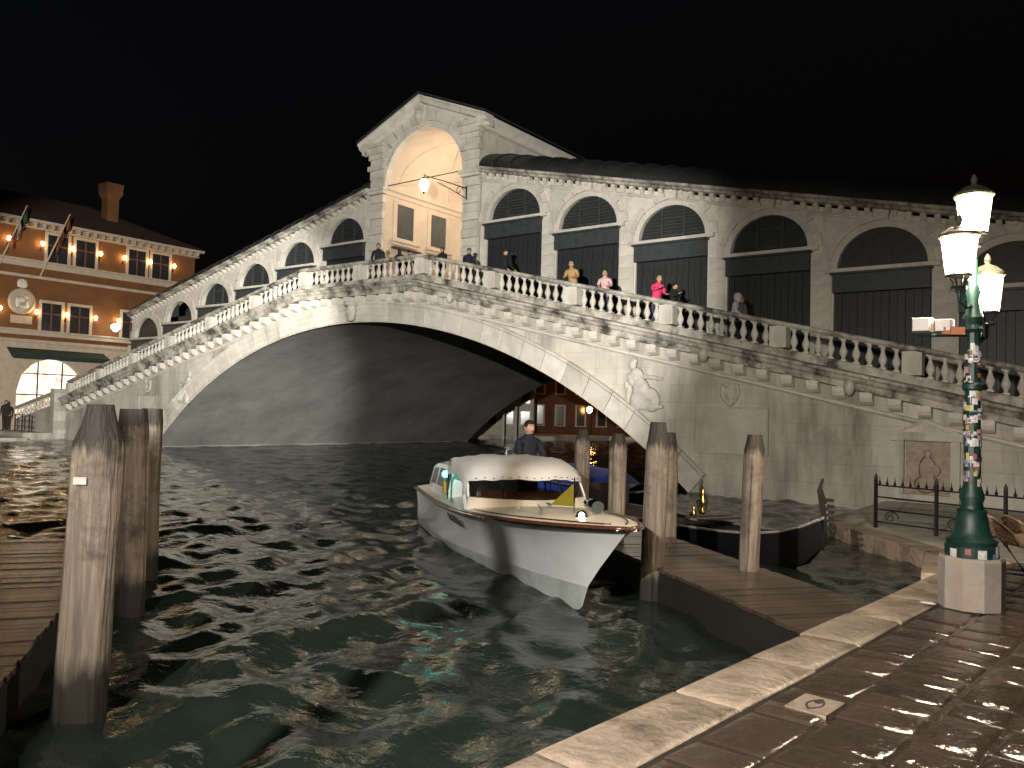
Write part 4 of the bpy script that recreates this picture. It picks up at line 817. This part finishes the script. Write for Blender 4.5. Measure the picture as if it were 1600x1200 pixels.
# ================================================================== LAMP POST
def lamp_post(loc, rz, label, stickers=True):
    o = empty('street_lamp_post', loc, rz, label, 'lamp post')
    mb = MB(); mb.lathe([(.275, 0), (.275, .44), (.262, .465)], n=10, ph=.2); mb.build('stone_plinth', 'plinth_stone', o)
    mb = MB(); mb.lathe([(.22, .466), (.225, .56), (.205, .58), (.215, .61), (.18, .63), (.15, .70), (.135, .80), (.12, .86), (.128, .88), (.098, .90), (.09, .95), (.108, 1.0), (.095, 1.05), (.074, 1.12), (.072, 1.4)], n=24); mb.build('cast_base', 'iron_green', o, 'auto')
    mb = MB(); n = 20; fl = lambda r, z: [(r*(1-.07*(j % 2))*math.cos(2*PI*j/n), r*(1-.07*(j % 2))*math.sin(2*PI*j/n), z) for j in range(n)]
    mb.loft([fl(.072, 1.4), fl(.066, 1.9), fl(.058, 2.52)]); mb.lathe([(.072, 1.98), (.09, 2.0), (.09, 2.04), (.072, 2.06)], n=16); mb.lathe([(.072, 1.76), (.082, 1.78), (.072, 1.8)], n=16)
    mb.lathe([(.058, 2.52), (.085, 2.55), (.065, 2.6), (.09, 2.66), (.065, 2.72), (.05, 2.82), (.065, 2.9), (.042, 2.98), (.034, 3.2), (.028, 3.34)], n=16); mb.build('column', 'iron_green', o, 'auto')
    def lantern(x, y, z, s=1.):
        mb = MB(); 
        for q in range(4):
            t = 2*PI*q/4+.5; mb.tube([(x+.10*s*math.cos(t), y+.10*s*math.sin(t), z-.0), (x+.05*s*math.cos(t), y+.05*s*math.sin(t), z-.07), (x+.065*s*math.cos(t), y+.065*s*math.sin(t), z-.12)], .008, 5)
        mb.lathe([(.06, -.13), (.07, -.12), (.06, -.10)], (x, y, z), 12); mb.lathe([(.11*s, -.015), (.118*s, .0), (.11*s, .012)], (x, y, z), 16)
        for q in range(6):
            t = 2*PI*q/6+.3; mb.tube([(x+.112*s*math.cos(t), y+.112*s*math.sin(t), z), (x+.152*s*math.cos(t), y+.152*s*math.sin(t), z+.34)], .006, 5)
        fr = mb.build('lantern_frame', 'iron_black', o, 'auto')
        mb = MB(); mb.loft([[(x+r*s*math.cos(2*PI*q/6+.3), y+r*s*math.sin(2*PI*q/6+.3), z+zz) for q in range(6)] for r, zz in ((.107, .012), (.147, .33))]); mb.build('lantern_glass', 'lamp_glass', fr)
        mb = MB(); mb.lathe([(.16*s, .335), (.175*s, .35), (.17*s, .375), (.13*s, .40), (.09*s, .435), (.03*s, .455), (.02, .475), (.032, .50), (.022, .535), (.004, .56)], (x, y, z), 14); mb.build('lantern_cap', 'lamp_bronze', fr, 'auto')
    lantern(0, 0, 3.45); lantern(-.075, -.30, 3.02); lantern(.08, .28, 2.74, .88)
    for (x, y, z) in ((-.075, -.30, 2.90), (.08, .28, 2.62)):
        mb = MB()
        mb.tube([(0, 0, z-.12), (x*.5, y*.5, z-.16), (x*.95, y*.95, z-.12), (x, y, z+.02)], .018, 6); mb.tube([(x*.6, y*.6+.06*math.cos(t)*(1-t/10), z-.14+.06*math.sin(t)*(1-t/10)) for t in np.linspace(0, 7, 16)], .01, 5)
        mb.build('lamp_arm', 'iron_green', o, True)
    mb = MB(); mb.tube([(0, 0, 2.50), (-.2, -.16, 2.49), (-.42, -.33, 2.48)], .016, 6); fa = mb.build('floodlight_arm', 'iron_green', o)
    for i, (x, y, s_2) in enumerate(((-.38, -.29, 1), (-.22, -.165, .9))):
        mb = MB(); mb.loft([[(x+a*.085*s_2*q, y+yy, 2.58+b*.07*s_2*q) for a, b in ((-1, -1), (1, -1), (1, 1), (-1, 1))] for q, yy in ((.8, -.06), (1, .0), (1, .1))]); f_ = mb.build('floodlight', 'flood_grey', o)
        MB().bbox(x-.07*s_2, x+.07*s_2, y+.101, y+.106, 2.58-.055*s_2, 2.58+.055*s_2).build('floodlight_glass', 'boat_glass', f_)
    MB().box((-.14, -.16, 2.53), (.19, .05, .07), .6).build('ballast_box', 'rust', o)
    if stickers:
        rnd = random.Random(5)
        for k in range(120):
            z = rnd.uniform(1.13, 2.4) if k < 112 else rnd.uniform(.48, .55)
            r = (.0765 if z < 1.9 else .071) if z > 1.1 else .2255
            t = math.radians(rnd.uniform(-160, 0)) ; hh = rnd.uniform(.012, .034) if z > 1.1 else rnd.uniform(.012, .05); wa = rnd.uniform(.012, .04)/r*1.0
            mb = MB(); mb.loft([[(rr*math.cos(t+q), rr*math.sin(t+q), z+dz) for rr, dz in ((r, -hh), (r+.0016, -hh), (r+.0016, hh), (r, hh))] for q in np.linspace(-wa, wa, 4)]); mb.build('sticker', rnd.choice([STK[0]]*5+[STK[3]]*3+[STK[4]]*3+[STK[1], STK[5], STK[2], STK[6]]).name, o)
        # round smiling-face sticker
        t0 = math.radians(-62); r = .0725
        def on(u_, v_, e=.0): a = t0+u_/r; return ((r+e)*math.cos(a), (r+e)*math.sin(a), 2.28+v_)
        mb = MB(); mb.loft([[on(.036*math.cos(a), .036*math.sin(a), e) for a in np.linspace(0, 2*PI, 17)[:-1]] for e in (.0, .0025)]); fc = mb.build('face_sticker', 'sticker_white', o)
        mb = MB()
        for u_ in (-.012, .012): mb.loft([[on(u_+.004*math.cos(a), .011+.006*math.sin(a), e) for a in np.linspace(0, 2*PI, 7)[:-1]] for e in (.002, .0034)])
        for q in range(8):
            a, b = PI+PI*q/8, PI+PI*(q+1)/8; mb.loft([[on(rr*math.cos(tt), .004+rr*math.sin(tt), e) for rr, e in ((.018, .002), (.018, .0034), (.024, .0034), (.024, .002))] for tt in (a, b)])
        mb.build('face_print', 'sticker_black', fc)
    return o
lamp = lamp_post((23.48, -13.81, .5), 0.0, 'green cast-iron lamp post with three lit lanterns and stickers on an octagonal stone plinth')
lamp2 = lamp_post((22.95, -25.6, .5), 2.2, 'green three-lantern lamp post with bridge floodlights further back along the quay', False)
def spot(name, loc, target, e, size, blend, col, r=.06):
    d = bpy.data.lights.new(name, 'SPOT'); d.energy = e; d.spot_size = math.radians(size); d.spot_blend = blend; d.color = col; d.shadow_soft_size = r
    o = bpy.data.objects.new(name, d); COL.objects.link(o); o.location = loc; v = Vector(target)-Vector(loc); o.rotation_euler = v.to_track_quat('-Z', 'Y').to_euler(); return o
FL = (22.75, -25.3, 4.5)
spot('floodlight_beam', FL, (-16, 1, 5.0), 105000, 27, .35, (1, .95, .86), .08)
spot('floodlight_beam', (22.9, -25.3, 4.55), (18.0, -6.5, -1.4), 6800, 60, .8, (1, .95, .86), .05)
spot('floodlight_beam', (22.6, -25.25, 4.5), (3.2, 1, 7.4), 43000, 42, .5, (1, .95, .86), .08)

post('shadow_pole', 21.72, -22.55, 3.9, .055, 'tall slim pole added out of view beside the quay to cast a shadow on the taxi boat', (0, 0), .2, 11)  # unseen pole added so that its shadow makes the dark band on the hull
# ================================================================== RAILING, CHAIRS
fe = empty('iron_railing', (20.85, -5.95, .2), math.radians(-19), 'black iron railing with spiked top rail at the foot of the bridge wall', 'railing')
for x in (0, 1.15, 2.3, 3.45): mb = MB(); mb.box((x, 0, .45), (.05, .05, .9)); mb.lathe([(.03, .9), (.035, .94), (.005, 1.02)], (x, 0, 0), 8); mb.build('post', 'iron_black', fe)
for z in (.12, .35, .58, .80): MB().tube([(0, 0, z), (3.6, 0, z)], .016, 6).build('rail', 'iron_black', fe)
sm2 = MB(); sm2.lathe([(.02, .8), (.03, .84), (.012, .88), (.002, .97)], n=6); spm = sm2.mesh('spike', 'iron_black')
for i in range(24): link('spike', spm, fe, (.08+i*.148, 0, 0))
for x in (.3, 1.45): MB().tube([(x+.15*math.cos(t)*(1-t/9), 0, .22+.13*math.sin(t)*(1-t/9)) for t in np.linspace(0, 7, 18)], .01, 5).build('scroll', 'iron_black', fe)
fe2 = empty('iron_railing', (-26.4, -1.6, .35), 0, 'thin iron railing on the low quay beyond the left end of the bridge', 'railing')
for x in (0, .9, 1.8): MB().box((x, 0, .5), (.05, .05, 1.0)).build('post', 'iron_black', fe2)
for z in (.35, .65, .97): MB().tube([(0, 0, z), (2.2, 0, z)], .02, 6).build('rail', 'iron_black', fe2)
def chair(loc, rz, tilt, label):
    o = empty('wicker_chair', loc, rz, label, 'chair', 'wicker chairs tipped against a table'); o.rotation_euler = (tilt, 0, rz)
    mb = MB(); mb.bbox(-.2, .2, -.2, .2, .43, .46); mb.build('seat', 'wicker', o)
    mb = MB(); mb.tube([(-.19, -.2, 0), (-.19, -.2, .45), (-.2, -.24, .7), (-.14, -.27, .86), (0, -.28, .91), (.14, -.27, .86), (.2, -.24, .7), (.19, -.2, .45), (.19, -.2, 0)], .016, 6); mb.build('back_frame', 'wicker', o, True)
    for i in range(7): x = -.15+i*.05; MB().tube([(x, -.215, .47), (x, -.25, .7), (x*.85, -.27, .86-.3*x*x*4)], .008, 5).build('back_cane', 'wicker', o)
    for i in range(5): MB().tube([(-.19, -.225-.01*i, .52+.07*i), (.19, -.225-.01*i, .52+.07*i)], .007, 5).build('back_weave', 'wicker', o)
    for x in (-.18, .18): MB().tube([(x, .18, 0), (x, .18, .43)], .015, 6).build('leg', 'wicker', o)
    return o
chair((23.98, -11.7, .63), math.radians(-53), math.radians(36), 'wicker bistro chair tipped forward nearest the lamp plinth')
chair((24.16, -11.28, .65), math.radians(-50), math.radians(40), 'second wicker bistro chair tipped forward behind the first')
tb = empty('cafe_table', (24.85, -11.1, .5), 0, 'small round cafe table the wicker chairs lean on', 'table'); mb = MB(); mb.lathe([(.38, .70), (.4, .72), (.38, .74)], n=20); mb.build('top', 'trim', tb); MB().tube([(0, 0, 0), (0, 0, .7)], .03, 8).build('stem', 'iron_black', tb); mb = MB(); mb.lathe([(.22, 0), (.2, .03), (.03, .06)], n=14); mb.build('foot', 'iron_black', tb)
mb = MB(); mb.lathe([(.02, 0), (.075, .008), (.05, .022), (.01, .026)], n=9, sy=.55); tag(mb.build('paper_scrap', 'sticker_white', None, False, (23.16, -14.05, .513)), 'crumpled white paper scrap lying at the foot of the lamp plinth', 'litter')

# ================================================================== PEOPLE
def person(label, loc, rz, H, coat, legs, hairm, hair='short', lean=0., arm=((.28, .05), (.28, .05)), head_pitch=0., hat=None, hood=False, seed=0, fine=False):
    """standing figure facing local -Y; arm=(forward, up) reach of each wrist"""
    k = H/1.72; o = empty('person', loc, rz, label, 'person')
    J = {}; E_ = []; Rr = {}
    def j(n, p, r, par=None):
        J[n] = Vector(p); Rr[n] = r
        if par: E_.append((par, n))
    cl, sl = math.cos(lean), math.sin(lean)
    def L_(x, y, z): y2 = y*cl-(z-.95)*sl if z > .95 else y; z2 = .95+(z-.95)*cl+y*sl*0 if z > .95 else z; return (x, y2, z2)
    j('pel', (0, 0, .95), (.155, .12)); j('sp', L_(0, .01, 1.12), (.15, .11), 'pel'); j('ch', L_(0, .01, 1.30), (.175, .125), 'sp'); j('nk0', L_(0, .01, 1.43), (.10, .085), 'ch'); j('nk', L_(0, -.005, 1.50), (.055, .055), 'nk0')
    for s, n in ((-1, 'l'), (1, 'r')):
        f, u_ = arm[0 if s < 0 else 1]
        j('sh'+n, L_(s*.19, .01, 1.40), (.07, .07), 'nk0'); el = L_(s*.235, .03-f*.40, 1.13+u_*.30); j('el'+n, el, (.052, .052), 'sh'+n)
        wr = L_(s*(.23-.12*min(1, f*1.5)), -.05-f, .93+u_); j('wr'+n, wr, (.036, .036), 'el'+n)
        d_ = (Vector(wr)-Vector(el)).normalized(); hd = Vector(wr)+d_*.07; j('hd'+n, hd, (.034, .022), 'wr'+n)
        j('hp'+n, (s*.095, 0, .86), (.10, .10), 'pel'); j('kn'+n, (s*.10, -.015, .48), (.065, .068), 'hp'+n); j('an'+n, (s*.10, .015, .09), (.046, .05), 'kn'+n); j('to'+n, (s*.115, -.13, .045), (.042, .035), 'an'+n)
    names = list(J); me = bpy.data.meshes.new('figure'); me.from_pydata([J[n] for n in names], [(names.index(a), names.index(b)) for a, b in E_], [])
    ob = bpy.data.objects.new('figure', me); COL.objects.link(ob); sk = ob.modifiers.new('s', 'SKIN'); sb = ob.modifiers.new('d', 'SUBSURF'); sb.levels = 2; sb.render_levels = 2
    lay = me.skin_vertices[0].data
    for i, n in enumerate(names): lay[i].radius = Rr[n]; lay[i].use_root = (n == 'pel')
    bpy.context.view_layer.update(); m2 = bpy.data.meshes.new_from_object(ob.evaluated_get(bpy.context.evaluated_depsgraph_get())); bpy.data.objects.remove(ob)
    V = [v.co.copy() for v in m2.vertices]; F = [tuple(p.vertices) for p in m2.polygons]; mb = MB(); hands = [J['hdl'], J['hdr']]
    for f in F:
        c = sum((V[i] for i in f), Vector())/len(f)
        dm_ = min((c-h).length for h in hands); mi = 0
        if dm_ < .062: mi = 2
        elif c.z < .90 and min((c-J['wrl']).length, (c-J['wrr']).length) > .12: mi = 1
        if (c-J['nk']).length < .07 and c.z > J['nk'].z-.02: mi = 2
        if c.z < .1: mi = 3
        mb.f.append(f); mb.m.append(mi)
    mb.v = [tuple(v) for v in V]
    # fingers
    mb.cm = 2
    for s, n in ((-1, 'l'), (1, 'r')):
        h = J['hd'+n]; d_ = (J['hd'+n]-J['wr'+n]).normalized(); sd_ = d_.cross(Vector((0, 0, 1)));
        sd_ = sd_.normalized() if sd_.length > .1 else Vector((1, 0, 0)); dn = d_.cross(sd_)*(-1)
        for q, (of, ln) in enumerate(((-.026, .055), (-.009, .07), (.009, .068), (.025, .05))): mb.tube([h+sd_*of+d_*.02, h+sd_*of+d_*(.02+ln*.6)+dn*.008, h+sd_*of+d_*(.02+ln*.85)+dn*.028], [.009, .0085, .006], 6)
        mb.tube([h+sd_*(.03*s)-d_*.015, h+sd_*(.052*s)+d_*.015+dn*.01, h+sd_*(.05*s)+d_*.045+dn*.022], [.011, .0095, .007], 6)
    # head with face
    hc = J['nk']+Vector((0, -.012-.03*math.sin(lean), .125)); nn = 18
    Rh = Matrix.Rotation(-lean*.2+head_pitch, 3, 'X')
    rings = []
    for a in np.linspace(.06, PI-.06, 15):
        zz = math.cos(a)*.118; ring_ = []
        for q in range(nn):
            t = 2*PI*q/nn; fx = math.sin(a)*.078*math.cos(t); fy = math.sin(a)*.098*math.sin(t)
            front = max(0, -math.sin(t))
            if zz < -.02: fx *= 1-.30*min(1, (-zz-.02)/.09); fy *= 1-.16*min(1, (-zz-.02)/.09)*(1 if math.sin(t) > 0 else .4)
            if front > .75: fy -= {True: .0}.get(False, 0)+(.010 if -.03 < zz < .01 and abs(fx) < .03 else 0)
            if front > .6 and .005 < zz < .03 and .015 < abs(fx) < .05: fy += .008
            ring_.append(hc+Rh @ Vector((fx, fy, zz)))
        rings.append(ring_)
    mb.cm = 2; mb.loft(rings)
    def hp(x, y, z): return hc+Rh @ Vector((x, y, z))
    mb.tube([hp(0, -.088, .018), hp(0, -.108, -.012), hp(0, -.116, -.024), hp(0, -.096, -.034)], [.008, .012, .014, .008], 7)   # nose
    for s in (-1, 1): mb.tube([hp(s*.076, .002, -.028), hp(s*.088, .008, .0), hp(s*.08, .006, .026)], [.008, .014, .009], 6)   # ears
    mb.cm = 4
    for s in (-1, 1): mb.lathe([(.002, -.007), (.009, 0), (.002, .007)], tuple(hp(s*.03, -.083, .014)), 7)
    for s in (-1, 1): mb.tube([hp(s*.016, -.093, .036), hp(s*.045, -.084, .037)], .0045, 5)
    mb.cm = 5; mb.tube([hp(-.025, -.086, -.058), hp(0, -.094, -.056), hp(.025, -.086, -.058)], [.004, .007, .004], 6)
    mb.cm = 2; mb.tube([J['nk0'], J['nk'], hc+Vector((0, .01, -.06))], [.062, .054, .05], 10)
    body = mb.build('body', [coat, legs, 'skin', 'dark_cloth', 'ink', 'flag_red'], o, True)
    # hair
    hb_ = MB(); lo = {'short': -.03, 'long': -.20, 'bald': .02}[hair]; rows = []
    for a in np.linspace(.05, 1.0, 9):
        row = []
        for q in range(nn):
            t = 2*PI*q/nn; s_2 = math.sin(t)   # s_2<0 is the face side
            zmin = (.055 if s_2 < -.35 else (-.0 if s_2 < .1 else lo)); zt_ = .128-(.128-zmin)*a
            rr = math.sqrt(max(.02, 1-(max(zt_, -.03)/.131)**2)); wob = 1+.03*math.sin(5*t+seed+a*4)
            row.append(hp(.086*rr*math.cos(t)*wob, .106*rr*math.sin(t)*wob+.004, zt_))
        rows.append(row)
    hb_.loft(rows); hb_.build('hair', hairm, o, True)
    if hat:
        hb_ = MB(); hb_.loft([[hp(.093*q*math.cos(t), .112*q*math.sin(t), z) for t in np.linspace(0, 2*PI, 17)[:-1]] for q, z in ((1, .04), (1.02, .07), (.9, .12), (.5, .148), (.1, .152))]); hb_.loft([[hp(.075*math.cos(t), -.08-.085*max(0, -math.sin(t)) if math.sin(t) < 0 else -.08, z) for t in np.linspace(0, 2*PI, 17)[:-1]] for z in (.045, .056)]); hb_.build('cap', hat, o, True)
    if hood:
        hb_ = MB(); hb_.loft([[hp(.10*q*math.cos(t), .12*q*math.sin(t)+.012, z) for t in np.linspace(0, 2*PI, 17)[:-1]] for q, z in ((.95, -.12), (1.08, -.04), (1.06, .05), (.85, .12), (.2, .15))]); hb_.build('hood', coat, o, True)
    # jacket hem and collar give the clothing an edge
    cbm = MB(); cbm.loft([[(.185*q*math.cos(t), .145*q*math.sin(t), z) for t in np.linspace(0, 2*PI, 19)[:-1]] for q, z in ((1.0, .80), (1.02, .86), (.96, .98))], cap=False); cbm.build('jacket_hem', coat, o, True)
    cl_ = MB(); n0 = J['nk']; cl_.loft([[(n0.x+.075*q*math.cos(t), n0.y+.075*q*math.sin(t)+.004, n0.z+z) for t in np.linspace(0, 2*PI, 15)[:-1]] for q, z in ((1.25, -.06), (1.02, -.02), (1.0, .03))], cap=False); cl_.build('collar', coat, o, True)
    o.scale = (k, k, k); return o
def dz_(x): return zr(x)-.98
def bp_(label, x, y, rz, **kw): return person(label, (x, y, dz_(x)), math.radians(rz), **kw)
bp_('man in dark jacket with short dark hair beside the portico pier', .35, .75, 40, H=1.80, coat='dark_cloth', legs='jeans', hairm='hair_dark')
bp_('person with dark hair low behind the top balustrade, in front of the portico', 1.15, 1.15, 190, H=1.58, coat='dark_cloth', legs='jeans', hairm='hair_dark', hair='long')
bp_('short dark-haired person next to another before the lit passage', 1.55, 1.3, 170, H=1.52, coat='navy', legs='jeans', hairm='hair_dark')
bp_('woman with long dark hair in black coat at the crown of the bridge', 3.05, 1.6, 10, H=1.52, coat='dark_cloth', legs='dark_cloth', hairm='hair_dark', hair='long')
bp_('man in dark coat and flat cap leaning at the pale pier by the portico', 4.45, 1.5, 60, H=1.55, coat='navy', legs='jeans', hairm='hair_dark', hat='grey_cloth', lean=.2)
bp_('man in black cap and black jacket walking past the first shutter', 6.55, 1.1, 80, H=1.74, coat='dark_cloth', legs='dark_cloth', hairm='hair_dark', hat='dark_cloth')
bp_('grey-haired man in camel coat leaning on the balustrade', 9.62, .92, 12, H=1.72, coat='camel', legs='jeans', hairm='hair_grey', lean=.42, arm=((.34, .22), (.34, .22)), head_pitch=.15)
bp_('blond woman in pale pink jacket looking down over the balustrade', 10.88, .92, 20, H=1.60, coat='pale_pink', legs='jeans', hairm='hair_blond', hair='long', lean=.42, arm=((.3, .2), (.3, .2)), head_pitch=.3)
bp_('man in bright pink jacket holding a phone at the balustrade', 12.72, .88, 60, H=1.70, coat='hot_pink', legs='jeans', hairm='hair_blond', lean=.32, arm=((.34, .38), (.25, .2)), head_pitch=.3)
bp_('person in dark coat close behind the man in pink', 13.1, 1.35, 75, H=1.58, coat='dark_cloth', legs='jeans', hairm='hair_dark', lean=.1, arm=((.3, .4), (.2, .1)))
bp_('person in white hooded jacket beside a red-haired companion, before the dark shutters', 15.3, .85, 100, H=1.56, coat='white_cloth', legs='jeans', hairm='hair_dark', lean=.2, hood=True)
bp_('red-haired person stooping beside the hooded one on the bridge', 15.62, 1.0, -80, H=1.58, coat='grey_cloth', legs='jeans', hairm='hair_red', lean=.25)
person('boatman in dark navy jacket standing in the taxi boat behind the canvas hood', (16.95, -11.72, .27), math.radians(70), 1.76, 'navy', 'dark_cloth', 'hair_dark', arm=((.36, .12), (.36, .12)), fine=True)
person('person in black walking by the lit shop window on the far quay', (-27.3, -1.75, .35), math.radians(60), 1.74, 'dark_cloth', 'dark_cloth', 'hair_dark', hair='long', arm=((.15, .02), (.05, .02)))
